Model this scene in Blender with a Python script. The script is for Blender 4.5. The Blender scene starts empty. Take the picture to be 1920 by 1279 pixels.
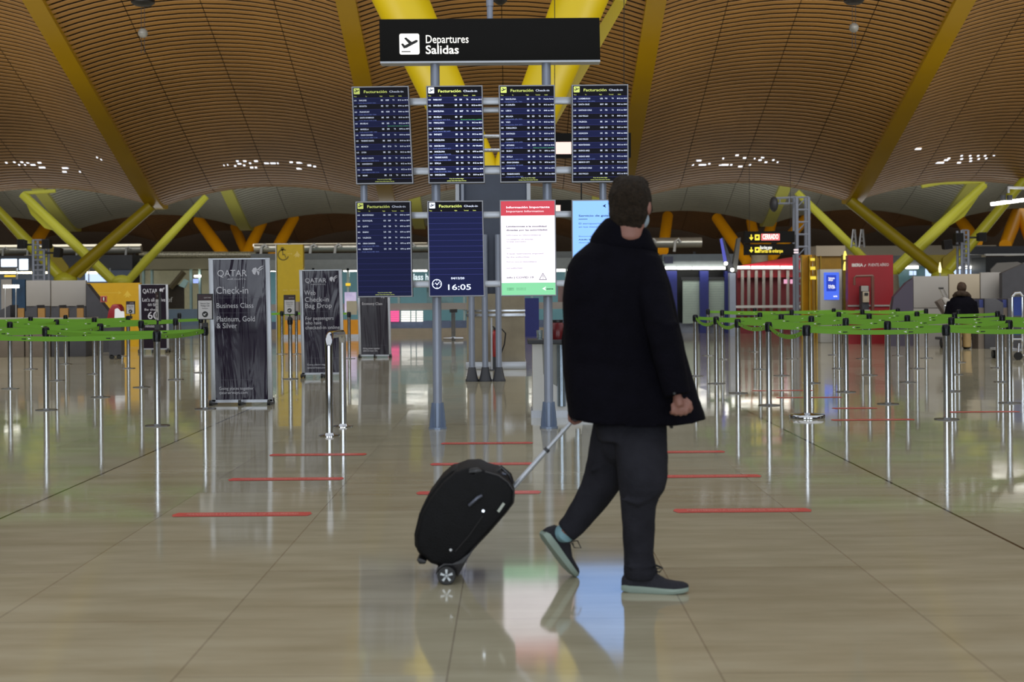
import bpy, bmesh, math, random
from mathutils import Vector, Matrix, noise
random.seed(7)
C = bpy.context.scene.collection
F, EYE, ROLL = 2667.0, 1.30, 0.0075

def at(x, y, D):
    """a sight line of the survey sheet met at distance D in front of the camera"""
    dx, dy = x - 960.0, y - 551.0
    return Vector(((dx - ROLL*dy)*D/F, D, EYE - (dy + ROLL*dx)*D/F))

def ground(x, y):
    ly = (y - 551.0) + ROLL*(x - 960.0)
    p = at(x, y, F*EYE/ly); p.z = 0
    return p

def lin(c):
    return tuple(((v/255.0)/12.92 if v/255.0 <= .04045 else ((v/255.0 + .055)/1.055)**2.4) for v in c)

MATS = {}
def mat(name, rgb, rough=.5, metal=0., var=.12, scale=6., emit=None, es=1., bump=0., spec=.5, alpha=1., bscale=None, trans=0.):
    if name in MATS: return MATS[name]
    m = bpy.data.materials.new(name); m.use_nodes = True
    nt = m.node_tree; b = nt.nodes['Principled BSDF']
    c = lin(rgb)
    b.inputs['Base Color'].default_value = (*c, 1)
    b.inputs['Roughness'].default_value = rough
    b.inputs['Metallic'].default_value = metal
    b.inputs['Specular IOR Level'].default_value = spec
    b.inputs['Alpha'].default_value = alpha
    if trans: b.inputs['Transmission Weight'].default_value = trans
    if emit is not None:
        b.inputs['Emission Color'].default_value = (*lin(emit), 1)
        b.inputs['Emission Strength'].default_value = es
    tc = nt.nodes.new('ShaderNodeTexCoord')
    n = nt.nodes.new('ShaderNodeTexNoise'); n.inputs['Scale'].default_value = scale; n.inputs['Detail'].default_value = 4
    nt.links.new(tc.outputs['Object'], n.inputs['Vector'])
    if var > 0:
        r = nt.nodes.new('ShaderNodeValToRGB')
        r.color_ramp.elements[0].position = .3; r.color_ramp.elements[1].position = .7
        r.color_ramp.elements[0].color = (*[v*(1-var) for v in c], 1)
        r.color_ramp.elements[1].color = (*[min(1, v*(1+var)) for v in c], 1)
        nt.links.new(n.outputs['Fac'], r.inputs['Fac'])
        nt.links.new(r.outputs['Color'], b.inputs['Base Color'])
    if bump:
        n2 = nt.nodes.new('ShaderNodeTexNoise'); n2.inputs['Scale'].default_value = bscale or scale*8; n2.inputs['Detail'].default_value = 3
        nt.links.new(tc.outputs['Object'], n2.inputs['Vector'])
        bp = nt.nodes.new('ShaderNodeBump'); bp.inputs['Strength'].default_value = bump; bp.inputs['Distance'].default_value = .02
        nt.links.new(n2.outputs['Fac'], bp.inputs['Height'])
        nt.links.new(bp.outputs['Normal'], b.inputs['Normal'])
    MATS[name] = m
    return m

def glow(name, rgb, s):
    return mat(name, (12, 12, 12), rough=.5, var=0, emit=rgb, es=s, spec=.12)

class MB:
    """collects geometry for ONE mesh object"""
    def __init__(s): s.v = []; s.f = []; s.mi = []; s.cur = 0
    def add(s, vs, fs):
        o = len(s.v); s.v += [Vector(v) for v in vs]; s.f += [tuple(i + o for i in f) for f in fs]; s.mi += [s.cur]*len(fs)
        return s
    def box(s, lo, hi):
        (a, b, c), (d, e, f) = lo, hi
        return s.add([(a,b,c),(d,b,c),(d,e,c),(a,e,c),(a,b,f),(d,b,f),(d,e,f),(a,e,f)],
              [(0,3,2,1),(4,5,6,7),(0,1,5,4),(1,2,6,5),(2,3,7,6),(3,0,4,7)])
    def cbox(s, c, sz):
        return s.box([c[i]-sz[i]/2 for i in range(3)], [c[i]+sz[i]/2 for i in range(3)])
    def tube(s, pts, rad, n=12, cap=True, flat=1.0):
        pts = [Vector(p) for p in pts]
        rads = rad if isinstance(rad, (list, tuple)) else [rad]*len(pts)
        vs = []; fs = []; up = None
        for i, p in enumerate(pts):
            t = (pts[min(i+1, len(pts)-1)] - pts[max(i-1, 0)]).normalized()
            if up is None:
                up = Vector((0,0,1)) if abs(t.z) < .9 else Vector((1,0,0))
            a = t.cross(up)
            if a.length < 1e-4: a = t.cross(Vector((0,1,0)))
            a.normalize(); b = a.cross(t).normalized(); up = b
            for k in range(n):
                q = 2*math.pi*k/n
                vs.append(p + a*math.cos(q)*rads[i] + b*math.sin(q)*rads[i]*flat)
        for i in range(len(pts)-1):
            for k in range(n):
                fs.append((i*n+k, i*n+(k+1)%n, (i+1)*n+(k+1)%n, (i+1)*n+k))
        if cap:
            fs.append(tuple(range(n-1, -1, -1))); fs.append(tuple((len(pts)-1)*n + k for k in range(n)))
        return s.add(vs, fs)
    def lathe(s, prof, c=(0,0,0), n=24):
        c = Vector(c); vs = []; fs = []
        for r, z in prof:
            for k in range(n):
                q = 2*math.pi*k/n; vs.append(c + Vector((r*math.cos(q), r*math.sin(q), z)))
        for i in range(len(prof)-1):
            for k in range(n): fs.append((i*n+k, i*n+(k+1)%n, (i+1)*n+(k+1)%n, (i+1)*n+k))
        fs.append(tuple(range(n-1,-1,-1))); fs.append(tuple((len(prof)-1)*n+k for k in range(n)))
        return s.add(vs, fs)
    def rings(s, rings, cap=True):
        n = len(rings[0]); vs = [p for r in rings for p in r]; fs = []
        for i in range(len(rings)-1):
            for k in range(n): fs.append((i*n+k, i*n+(k+1)%n, (i+1)*n+(k+1)%n, (i+1)*n+k))
        if cap: fs.append(tuple(range(n-1,-1,-1))); fs.append(tuple((len(rings)-1)*n+k for k in range(n)))
        return s.add(vs, fs)
    def ball(s, c, r, n=16, m=10, rot=None):
        c = Vector(c); r = Vector(r) if not isinstance(r, (int, float)) else Vector((r, r, r))
        vs = []; fs = []
        def tr(x, y, z):
            p = Vector((x*r.x, y*r.y, z*r.z))
            if rot is not None: p = rot @ p
            return c + p
        vs.append(tr(0,0,-1))
        for i in range(1, m):
            a = -math.pi/2 + math.pi*i/m
            for k in range(n):
                q = 2*math.pi*k/n; vs.append(tr(math.cos(a)*math.cos(q), math.cos(a)*math.sin(q), math.sin(a)))
        vs.append(tr(0,0,1)); last = len(vs)-1
        for k in range(n): fs.append((0, 1+(k+1)%n, 1+k))
        for i in range(m-2):
            for k in range(n): fs.append((1+i*n+k, 1+i*n+(k+1)%n, 1+(i+1)*n+(k+1)%n, 1+(i+1)*n+k))
        for k in range(n): fs.append((1+(m-2)*n+k, 1+(m-2)*n+(k+1)%n, last))
        return s.add(vs, fs)
    def prism(s, poly, ext):
        """poly: list of world points, ext: extrusion vector"""
        poly = [Vector(p) for p in poly]; n = len(poly); ext = Vector(ext)
        vs = poly + [p + ext for p in poly]
        fs = [tuple(range(n)), tuple(range(2*n-1, n-1, -1))] + [(k, k+n, (k+1)%n+n, (k+1)%n) for k in range(n)]
        return s.add(vs, fs)
    def face(s, poly): return s.add(poly, [tuple(range(len(poly)))])
    def mesh(s, name, mats, org=(0,0,0)):
        me = bpy.data.meshes.new(name); org = Vector(org)
        me.from_pydata([v - org for v in s.v], [], s.f)
        for m in (mats if isinstance(mats, (list, tuple)) else [mats]): me.materials.append(m)
        if any(s.mi): me.polygons.foreach_set('material_index', s.mi)
        bm = bmesh.new(); bm.from_mesh(me); bmesh.ops.recalc_face_normals(bm, faces=bm.faces); bm.to_mesh(me); bm.free()
        return me
    def build(s, name, mats, parent=None, smooth=False, bevel=0., org=None, seg=2, autos=True):
        if org is None: org = ORG.get(parent.name, (0,0,0)) if parent else (0,0,0)
        me = s.mesh(name, mats, org)
        if bevel:
            bm = bmesh.new(); bm.from_mesh(me)
            es = [e for e in bm.edges if len(e.link_faces) == 2 and e.calc_face_angle(0) > .6]
            bmesh.ops.bevel(bm, geom=es, offset=bevel, segments=seg, affect='EDGES', profile=.5)
            bm.to_mesh(me); bm.free(); smooth = True
        if smooth:
            me.polygons.foreach_set('use_smooth', [True]*len(me.polygons))
            if autos and hasattr(me, 'set_sharp_from_angle'): me.set_sharp_from_angle(angle=math.radians(40))
        o = bpy.data.objects.new(name, me); C.objects.link(o)
        if parent: o.parent = parent; ORG[o.name] = org
        else: o.location = org
        return o
ORG = {}

def tag(o, label=None, cat=None, group=None, kind=None):
    if label: o['label'] = label
    if cat: o['category'] = cat
    if group: o['group'] = group
    if kind: o['kind'] = kind
    return o

def thing(name, loc, label, cat, group=None):
    o = bpy.data.objects.new(name, None); o.empty_display_size = .2; C.objects.link(o); o.location = loc
    ORG[o.name] = Vector(loc)
    return tag(o, label, cat, group)

def struct(o): o['kind'] = 'structure'; return o

def copy_tree(o, parent=None):
    c = o.copy(); C.objects.link(c)
    if parent: c.parent = parent
    for ch in list(o.children): copy_tree(ch, c)
    return c

def fused(mb, name, material, voxel, parent=None, smooth=6, org=(0,0,0), wrinkle=0., wscale=6., cut=None):
    """melts overlapping closed pieces into one continuous skin"""
    me = mb.mesh('tmp', material); o = bpy.data.objects.new('tmp', me); C.objects.link(o)
    r = o.modifiers.new('r', 'REMESH'); r.mode = 'VOXEL'; r.voxel_size = voxel
    sm = o.modifiers.new('s', 'SMOOTH'); sm.iterations = smooth; sm.factor = .5
    bpy.context.view_layer.update()
    dg = bpy.context.evaluated_depsgraph_get()
    nm = bpy.data.meshes.new_from_object(o.evaluated_get(dg), depsgraph=dg)
    bpy.data.objects.remove(o); bpy.data.meshes.remove(me)
    nm.name = name
    org = Vector(org)
    ns = [v.normal.copy() for v in nm.vertices]
    for v, n in zip(nm.vertices, ns):
        if wrinkle:
            p = v.co
            d = noise.noise(Vector((p.x*wscale, p.y*wscale, p.z*wscale*.6))) + .5*noise.noise(p*wscale*2.3)
            v.co = p + n*d*wrinkle
        v.co = v.co - org
    nm.materials.clear(); nm.materials.append(material)
    nm.polygons.foreach_set('use_smooth', [True]*len(nm.polygons))
    ob = bpy.data.objects.new(name, nm); C.objects.link(ob)
    if parent: ob.parent = parent; ORG[ob.name] = org
    else: ob.location = org
    return ob

TXT = {}
def text_geo(s, size=1., align='LEFT', offset=0., res=2):
    k = (s, align, offset, res)
    if k not in TXT:
        cu = bpy.data.curves.new('t', 'FONT'); cu.body = s; cu.size = 1.0; cu.align_x = align; cu.offset = offset
        cu.resolution_u = res; cu.fill_mode = 'FRONT'
        ob = bpy.data.objects.new('t', cu)
        me = ob.to_mesh()
        TXT[k] = ([v.co.copy() for v in me.vertices], [tuple(p.vertices) for p in me.polygons])
        ob.to_mesh_clear(); bpy.data.objects.remove(ob); bpy.data.curves.remove(cu)
    return TXT[k]

class Panel:
    """a flat rectangle in the place: (u across 0..1, v down 0..1) -> point, facing the viewer"""
    def __init__(s, tl, tr, bl):
        s.o, s.ex, s.ey = Vector(tl), Vector(tr)-Vector(tl), Vector(bl)-Vector(tl)
        s.n = s.ey.cross(s.ex).normalized()       # toward viewer
        if s.n.y > 0 and abs(s.n.y) > .3: s.n = -s.n
        s.w, s.h = s.ex.length, s.ey.length
    def p(s, u, v, d=0.): return s.o + s.ex*u + s.ey*v + s.n*d
    def rect(s, mb, u0, v0, u1, v1, d=.002, t=0.):
        q = [s.p(u0,v0,d), s.p(u1,v0,d), s.p(u1,v1,d), s.p(u0,v1,d)]
        if t: mb.prism(q, -s.n*t)
        else: mb.face(q[::-1])
    def poly(s, mb, pts, d=.003): mb.face([s.p(u, v, d) for u, v in pts][::-1])
    def disc(s, mb, u, v, r, d=.003, n=20, ring=None, a0=0, a1=2*math.pi):
        c = s.p(u, v, d); ex = s.ex.normalized(); ey = s.ey.normalized()
        pt = lambda a, rr: c + ex*math.cos(a)*rr + ey*math.sin(a)*rr
        if ring is None: mb.face([pt(2*math.pi*k/n, r) for k in range(n)][::-1])
        else:
            for k in range(n):
                a, b = a0+(a1-a0)*k/n, a0+(a1-a0)*(k+1)/n
                mb.face([pt(a, r), pt(a, ring), pt(b, ring), pt(b, r)])
    def text(s, mb, t, u, v, cap, align='LEFT', bold=0., sx=1., d=.003, width=None, res=2):
        """baseline at (u,v); cap = capital height in metres; width = fit to that fraction of the panel"""
        vs, fs = text_geo(t, 1., align, bold, res)
        if not vs: return
        size = cap/.70
        if width is not None:
            w = max(q.x for q in vs) - min(q.x for q in vs); sx = width*s.w/(w*size)
        ex = s.ex.normalized(); ey = s.ey.normalized(); o = s.p(u, v, d)
        mb.add([o + ex*q.x*size*sx - ey*q.y*size for q in vs], [f[::-1] for f in fs])

def rounded(cx, cy, w, h, r, n=5, asp=1.):
    pts = []
    for sx, sy, a0 in ((1,1,0),(-1,1,90),(-1,-1,180),(1,-1,270)):
        for k in range(n):
            a = math.radians(a0 + 90*k/(n-1))
            pts.append((cx + sx*(w/2-r) + math.cos(a)*r, cy + (sy*(h/2-r*asp)) + math.sin(a)*r*asp))
    return pts
PLANE = [(.08,.50),(.17,.46),(.27,.56),(.46,.47),(.24,.22),(.34,.18),(.62,.40),(.84,.30),(.93,.33),(.90,.41),(.72,.50),(.36,.68),(.22,.71)]
def plane_icon(P, bg, fg, u0, v0, u1, v1, base=True, d=.003):
    w, h = u1-u0, v1-v0
    P.poly(bg, rounded((u0+u1)/2, (v0+v1)/2, w, h, w*.09, asp=h/w), d)
    tr = lambda q: [(u0 + a*w, v0 + b*h) for a, b in q]
    P.poly(fg, tr(PLANE), d+.002)
    if base: P.poly(fg, tr([(.10,.84),(.55,.84),(.55,.885),(.10,.885)]), d+.002)
# ------------------------------------------------------------------ camera, light
cam = bpy.data.cameras.new('camera'); co = bpy.data.objects.new('camera', cam); C.objects.link(co)
cam.lens = F/1920*36; cam.sensor_width = 36; cam.sensor_fit = 'HORIZONTAL'; cam.shift_y = -88.5/1920
cam.clip_end = 500
co.location = (0, 0, EYE)
co.rotation_mode = 'QUATERNION'
co.rotation_quaternion = (Matrix.Rotation(math.pi/2, 3, 'X') @ Matrix.Rotation(-ROLL, 3, 'Z')).to_quaternion()
cam.dof.use_dof = True; cam.dof.focus_distance = 13.7; cam.dof.aperture_fstop = 3.5
sc = bpy.context.scene; sc.camera = co
sc.view_settings.view_transform = 'Standard'; sc.view_settings.look = 'None'
sc.view_settings.exposure = 0; sc.view_settings.gamma = 1
w = bpy.data.worlds.new('world'); sc.world = w; w.use_nodes = True
w.node_tree.nodes['Background'].inputs[0].default_value = (.80, .82, .84, 1)
w.node_tree.nodes['Background'].inputs[1].default_value = 1.0

def area(name, loc, rot, sx, sy, power, rgb=(1,1,1)):
    l = bpy.data.lights.new(name, 'AREA'); l.shape = 'RECTANGLE'; l.size = sx; l.size_y = sy; l.energy = power; l.color = rgb
    o = bpy.data.objects.new(name, l); C.objects.link(o); o.location = loc; o.rotation_euler = [math.radians(a) for a in rot]
    return o
UP = (180, 0, 0)
area('ceiling_fill', (0, 40, 6.2), (180,0,0), 46, 10, 300, (1, .94, .80))  # unseen lamp added under the near vault to light the slats
area('ceiling_fill_far', (0, 66, 4.3), (180,0,0), 50, 8, 420, (.95, .98, 1))  # unseen cool lamp added to brighten the second vault
area('overhead_fill', (-16, 25, 10.8), (42,0,0), 18, 6, 1250, (1, .96, .88))  # unseen overhead lamp added to light the far side from the front
area('overhead_fill', (16, 25, 10.8), (42,0,0), 18, 6, 1250, (1, .96, .88))  # added twin of the overhead lamp, right side
area('rear_fill_left', (-8.0, -7.9, 3.0), (90,0,0), 7, 4.4, 400, (.84, .92, 1))  # unseen lamp added behind the camera for highlights on chrome and banners
area('rear_fill_right', (8.0, -7.9, 3.0), (90,0,0), 7, 4.4, 400, (.84, .92, 1))  # matching added lamp behind the camera, right side
area('rear_fill_middle', (0.6, -7.9, 3.4), (90,0,0), 2.4, 5, 330, (.84, .92, 1))  # unseen lamp added for the central streak on the chrome posts
area('trough_fill', (0, 57.5, 3.2), (180,0,0), 56, 2.5, 420, (.97, .97, 1))  # unseen lamp added to lift the trough belly and the forked columns
area('far_back_fill', (0, 77, 3.4), (100,0,0), 60, 3, 700, (1, .92, .78))  # unseen lamp added to brighten the orange columns and the third vault

# ------------------------------------------------------------------ floor
def floor_material():
    m = bpy.data.materials.new('polished_limestone'); m.use_nodes = True
    nt = m.node_tree; N = nt.nodes; L = nt.links; b = N['Principled BSDF']
    tc = N.new('ShaderNodeTexCoord'); sp = N.new('ShaderNodeSeparateXYZ'); L.new(tc.outputs['Object'], sp.inputs[0])
    cb = N.new('ShaderNodeCombineXYZ')
    ax = N.new('ShaderNodeMath'); ax.operation = 'ADD'; ax.inputs[1].default_value = 3.02 + .93*60
    ay = N.new('ShaderNodeMath'); ay.operation = 'ADD'; ay.inputs[1].default_value = 20.35
    L.new(sp.outputs['Y'], ay.inputs[0]); L.new(sp.outputs['X'], ax.inputs[0])
    L.new(ay.outputs[0], cb.inputs['X']); L.new(ax.outputs[0], cb.inputs['Y'])
    br = N.new('ShaderNodeTexBrick'); L.new(cb.outputs[0], br.inputs['Vector'])
    br.inputs['Scale'].default_value = 1; br.inputs['Brick Width'].default_value = 1.86; br.inputs['Row Height'].default_value = .93
    br.inputs['Mortar Size'].default_value = .003; br.inputs['Mortar Smooth'].default_value = .1; br.offset = .45; br.inputs['Bias'].default_value = 0
    br.inputs['Color1'].default_value = (*lin((180,174,150)), 1); br.inputs['Color2'].default_value = (*lin((171,164,140)), 1)
    br.inputs['Mortar'].default_value = (*lin((140,131,114)), 1)
    mp = N.new('ShaderNodeMapping'); mp.inputs['Scale'].default_value = (.7, 3.2, 1); L.new(tc.outputs['Object'], mp.inputs['Vector'])
    n1 = N.new('ShaderNodeTexNoise'); n1.inputs['Scale'].default_value = 1.6; n1.inputs['Detail'].default_value = 7; n1.inputs['Roughness'].default_value = .62; L.new(mp.outputs[0], n1.inputs['Vector'])
    r1 = N.new('ShaderNodeValToRGB'); r1.color_ramp.elements[0].position = .34; r1.color_ramp.elements[1].position = .66
    r1.color_ramp.elements[0].color = (.80,.78,.74,1); r1.color_ramp.elements[1].color = (1.05,1.05,1.06,1); L.new(n1.outputs['Fac'], r1.inputs['Fac'])
    mx = N.new('ShaderNodeMix'); mx.data_type = 'RGBA'; mx.blend_type = 'MULTIPLY'; mx.inputs['Factor'].default_value = 1
    L.new(br.outputs['Color'], mx.inputs['A']); L.new(r1.outputs['Color'], mx.inputs['B'])
    # dark movement joints
    def joint(x0):
        a = N.new('ShaderNodeMath'); a.operation = 'SUBTRACT'; a.inputs[1].default_value = x0; L.new(sp.outputs['X'], a.inputs[0])
        c = N.new('ShaderNodeMath'); c.operation = 'ABSOLUTE'; L.new(a.outputs[0], c.inputs[0])
        d = N.new('ShaderNodeMath'); d.operation = 'LESS_THAN'; d.inputs[1].default_value = .009; L.new(c.outputs[0], d.inputs[0])
        return d
    j1, j2 = joint(-3.02), joint(2.56)
    jj = N.new('ShaderNodeMath'); jj.operation = 'MAXIMUM'; L.new(j1.outputs[0], jj.inputs[0]); L.new(j2.outputs[0], jj.inputs[1])
    m2 = N.new('ShaderNodeMix'); m2.data_type = 'RGBA'; L.new(jj.outputs[0], m2.inputs['Factor'])
    L.new(mx.outputs['Result'], m2.inputs['A']); m2.inputs['B'].default_value = (*lin((52,46,36)), 1)
    L.new(m2.outputs['Result'], b.inputs['Base Color'])
    n2 = N.new('ShaderNodeTexNoise'); n2.inputs['Scale'].default_value = 2.2; n2.inputs['Detail'].default_value = 3; L.new(tc.outputs['Object'], n2.inputs['Vector'])
    rr = N.new('ShaderNodeMapRange'); rr.inputs['To Min'].default_value = .055; rr.inputs['To Max'].default_value = .09; L.new(n2.outputs['Fac'], rr.inputs['Value'])
    L.new(rr.outputs[0], b.inputs['Roughness'])
    n3 = N.new('ShaderNodeTexNoise'); n3.inputs['Scale'].default_value = 1.1; n3.inputs['Detail'].default_value = 2; L.new(tc.outputs['Object'], n3.inputs['Vector'])
    bp = N.new('ShaderNodeBump'); bp.inputs['Strength'].default_value = .05; bp.inputs['Distance'].default_value = .03; L.new(n3.outputs['Fac'], bp.inputs['Height'])
    # each slab lies a hair out of level with its neighbours
    b2 = N.new('ShaderNodeTexBrick'); L.new(cb.outputs[0], b2.inputs['Vector'])
    for k_, v_ in (('Scale', 1), ('Brick Width', 1.86), ('Row Height', .93), ('Mortar Size', 0), ('Bias', 0)): b2.inputs[k_].default_value = v_
    b2.offset = .45; b2.inputs['Color1'].default_value = (0,0,0,1); b2.inputs['Color2'].default_value = (1,1,1,1)
    tl = N.new('ShaderNodeMapRange'); tl.inputs['To Min'].default_value = -.0035; tl.inputs['To Max'].default_value = .0035; L.new(b2.outputs['Color'], tl.inputs['Value'])
    cn = N.new('ShaderNodeCombineXYZ'); cn.inputs['Z'].default_value = 1; L.new(tl.outputs[0], cn.inputs['Y'])
    nv = N.new('ShaderNodeVectorMath'); nv.operation = 'NORMALIZE'; L.new(cn.outputs[0], nv.inputs[0]); L.new(nv.outputs[0], bp.inputs['Normal'])
    L.new(bp.outputs['Normal'], b.inputs['Normal'])
    b.inputs['Specular IOR Level'].default_value = .95
    return m
struct(MB().box((-40,-8,-.1), (40,98,0)).build('floor', floor_material()))

# ------------------------------------------------------------------ roof vaults
RIBS = [-31.75, -22.75, -13.75, -4.75, 4.25, 13.25, 22.25, 31.25]
def bump(X):
    u = ((X + 4.75)/9.0) % 1.0
    return .8*(1 - (2*u-1)**2)
def rib_z(t): return 4.446 + math.sqrt((.38*(t+.8))**2 + .09)
def vault_z(X, t):
    return rib_z(t) + bump(X)
def vault(Y0, tmax, tmin, name, m_slat, m_back, pitch=.235, wide=.135):
    xs = []
    for i in range(len(RIBS)-1):
        for k in range(12): xs.append(RIBS[i] + 9.0*k/12)
    xs.append(RIBS[-1])
    back = MB(); n = len(xs); ts = [tmin + (tmax-tmin)*k/50 for k in range(51)]
    back.add([(x, Y0 - t, vault_z(x, t) + .22) for t in ts for x in xs],
             [(j*n+i, j*n+i+1, (j+1)*n+i+1, (j+1)*n+i) for j in range(50) for i in range(n-1)])
    ce = struct(back.build(name, m_back, smooth=True))
    sl = MB(); t = tmin
    while t < tmax:
        t2 = t + wide
        for b in range(0, n-1, 3):
            seg = [xs[b] + (xs[min(b+3, n-1)] - xs[b])*k/3 for k in range(4)]
            seg[0] += .012; seg[-1] -= .012
            vs = []
            for x in seg:
                z1, z2 = vault_z(x, t), vault_z(x, t2)
                vs += [(x, Y0-t, z1), (x, Y0-t2, z2), (x, Y0-t2, z2+.02), (x, Y0-t, z1+.02)]
            fs = []
            for k in range(3):
                o = k*4
                fs += [(o, o+4, o+5, o+1), (o+1, o+5, o+6, o+2), (o+3, o, o+4, o+7)][:3]
            sl.add(vs, fs)
        t += pitch
    o = sl.build('bamboo_slats', m_slat, parent=ce); o['label'] = 'slatted bamboo lining'
    return ce
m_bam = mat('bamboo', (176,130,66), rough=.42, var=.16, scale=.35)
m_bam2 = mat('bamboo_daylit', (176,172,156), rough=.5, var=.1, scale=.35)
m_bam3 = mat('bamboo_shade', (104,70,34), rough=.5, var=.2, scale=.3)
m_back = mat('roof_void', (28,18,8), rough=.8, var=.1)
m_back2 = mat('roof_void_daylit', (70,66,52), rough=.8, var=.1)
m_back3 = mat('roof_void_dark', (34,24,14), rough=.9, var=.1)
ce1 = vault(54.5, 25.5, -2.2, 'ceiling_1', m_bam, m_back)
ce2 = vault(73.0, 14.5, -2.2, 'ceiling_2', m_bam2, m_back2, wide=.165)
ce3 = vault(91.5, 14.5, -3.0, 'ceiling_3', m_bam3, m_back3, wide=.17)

m_rib = mat('rib_yellow', (178,140,0), rough=.28, var=.05, scale=.6)
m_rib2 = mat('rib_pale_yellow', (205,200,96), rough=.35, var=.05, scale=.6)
def rib(X, Y0, tmax, m, name, w=.29):
    ts = [-1.3 + (tmax+1.3)*k/60 for k in range(61)]
    mb = MB(); R = []
    for t in ts:
        z = rib_z(t) - .06
        R.append([Vector((X-w, Y0-t, z)), Vector((X+w, Y0-t, z)), Vector((X+w, Y0-t, z+.35)), Vector((X-w, Y0-t, z+.35))])
    return struct(mb.rings(R).build(name, m, smooth=True))
k = 0
for X in RIBS[1:-1]:
    k += 1; rib(X, 54.5, 24.5, m_rib, 'trim_%d' % k)
for X in RIBS[1:-1]:
    k += 1; rib(X, 73.0, 13.5, m_rib2, 'trim_%d' % k)

# small glowing patches that paint skylight glints onto the slatted vault
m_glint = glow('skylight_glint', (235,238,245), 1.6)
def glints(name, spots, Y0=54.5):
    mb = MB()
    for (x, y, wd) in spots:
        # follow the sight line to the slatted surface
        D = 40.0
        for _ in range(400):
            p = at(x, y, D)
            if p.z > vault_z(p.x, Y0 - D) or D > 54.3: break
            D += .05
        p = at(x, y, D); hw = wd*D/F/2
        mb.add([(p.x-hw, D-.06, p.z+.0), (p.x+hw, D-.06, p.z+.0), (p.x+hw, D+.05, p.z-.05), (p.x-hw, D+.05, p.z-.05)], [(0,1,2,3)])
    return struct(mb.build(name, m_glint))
glints('painted_glint_1', [(12,304,4),(27,303,4),(41,303,5),(47,308,3),(36,308,3),(52,304,5),(62,308,9),(74,304,7),(79,313,12),(123,314,13),(121,321,8),(182,294,3),(190,298,3),(150,321,3)])
glints('painted_glint_2', [(445,301,5),(459,301,6),(480,301,7),(449,306,7),(469,305,4),(441,310,4),(458,309,4),(427,308,2),(472,313,6),(480,313,4),(500,305,9),(512,305,10),(521,305,3),(546,303,6),(562,304,12),(580,309,7),(590,311,5),(561,315,10),(420,309,2)])
glints('painted_glint_3', [(1310,300,10),(1317,308,14),(1299,308,4),(1330,306,4),(1355,308,14),(1364,308,4),(1371,308,4),(1388,311,8),(1382,290,6),(1396,295,6),(1406,308,4),(1430,294,6),(1425,299,6),(1436,303,5),(1450,299,4),(1458,303,3),(1356,296,3),(1415,296,3)])
glints('painted_glint_4', [(1720,278,15),(1762,304,16),(1774,299,8),(1779,296,5),(1798,304,7),(1803,297,5),(1803,291,4),(1820,301,5),(1820,296,5),(1819,291,4),(1835,297,4),(1834,291,4),(1847,291,4),(1849,296,4),(1864,290,4)])

# ------------------------------------------------------------------ end walls
struct(MB().box((-38, 95.5, 0), (38, 96, 11)).build('wall_back', mat('far_wall', (58,42,24), rough=.8)))
struct(MB().box((-38.3, -8, 0), (-38, 96, 12)).build('wall_left', mat('side_wall', (84,72,54), rough=.8)))
struct(MB().box((38, -8, 0), (38.3, 96, 12)).build('wall_right', MATS['side_wall']))

struct(MB().box((-38, -8.3, 0), (38, -8, 8)).build('wall_front', mat('near_wall', (60,56,50), rough=.8)))
# ------------------------------------------------------------------ yellow forked columns
m_yel = mat('column_yellow', (218,190,0), rough=.42, var=.04, scale=.5)
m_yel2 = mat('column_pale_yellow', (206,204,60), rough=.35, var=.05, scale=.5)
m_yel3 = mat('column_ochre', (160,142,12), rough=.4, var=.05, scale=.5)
m_org = mat('column_orange', (232,158,6), rough=.45, var=.05, scale=.5)
m_conc = mat('concrete', (150,141,122), rough=.75, var=.18, scale=2.5, bump=.15)
m_steel = mat('satin_aluminium', (186,190,198), rough=.35, metal=.5, var=.05, scale=3)
m_post = mat('blue_grey_paint', (150,158,176), rough=.35, metal=.25, var=.05, scale=2)
m_chrome = mat('polished_steel', (205,208,214), rough=.10, metal=1, var=0, scale=4)
m_black = mat('black_plastic', (20,20,22), rough=.45, var=.1)
m_dgrey = mat('dark_grey_panel', (58,60,66), rough=.5, var=.08)
m_bgrey = mat('blue_grey_panel', (70,78,96), rough=.45, var=.08)
m_white = mat('white_panel', (214,214,212), rough=.45, var=.03)

def spindle(mb, p0, p1, r0, rm, r1, n=18):
    pts = [p0.lerp(p1, k/10) for k in range(11)]
    rs = [r0 + (rm-r0)*math.sin(math.pi*k/10*.5)*1 if k <= 5 else r1 + (rm-r1)*math.sin(math.pi*(10-k)/10) for k in range(11)]
    rs = [(r0*(1-k/5)+rm*k/5) if k <= 5 else (rm*(1-(k-5)/5)+r1*(k-5)/5) for k in range(11)]
    mb.tube(pts, rs, n=n)

# the near pillar carrying two huge arms
pc = ground(930, 692)
col = thing('forked_column', (pc.x, pc.y+.5, 0), 'concrete pillar with two huge bright yellow arms behind the departure boards', 'column')
Dp = 24.6
x0, x1 = at(875, 600, Dp).x, at(984, 600, Dp).x
MB().box((x0, Dp-.05, .12), (x1, Dp+1.0, at(900, 345, Dp).z)).build('pillar', m_conc, col, bevel=.03)
MB().box((x0-.02, Dp-.12, 0), (x1+.02, Dp+1.05, .13)).build('plinth', m_steel, col, bevel=.01)
MB().box((x0-.01, Dp-.07, at(0,600,Dp).z), (x1+.01, Dp, at(0,595,Dp).z)).box((x0-.01, Dp-.07, at(0,591,Dp).z), (x1+.01, Dp, at(0,588,Dp).z)).build('metal_strip', m_chrome, col)
node = at(930, 335, Dp + .5)
a1, a2 = at(590, -355, 33), at(1262, -440, 33)
mb = MB(); spindle(mb, node + Vector((-.15,0,-.2)), a1, .34, .56, .50, 28); arm_l = mb.build('arm', m_yel, col, smooth=True)
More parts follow.
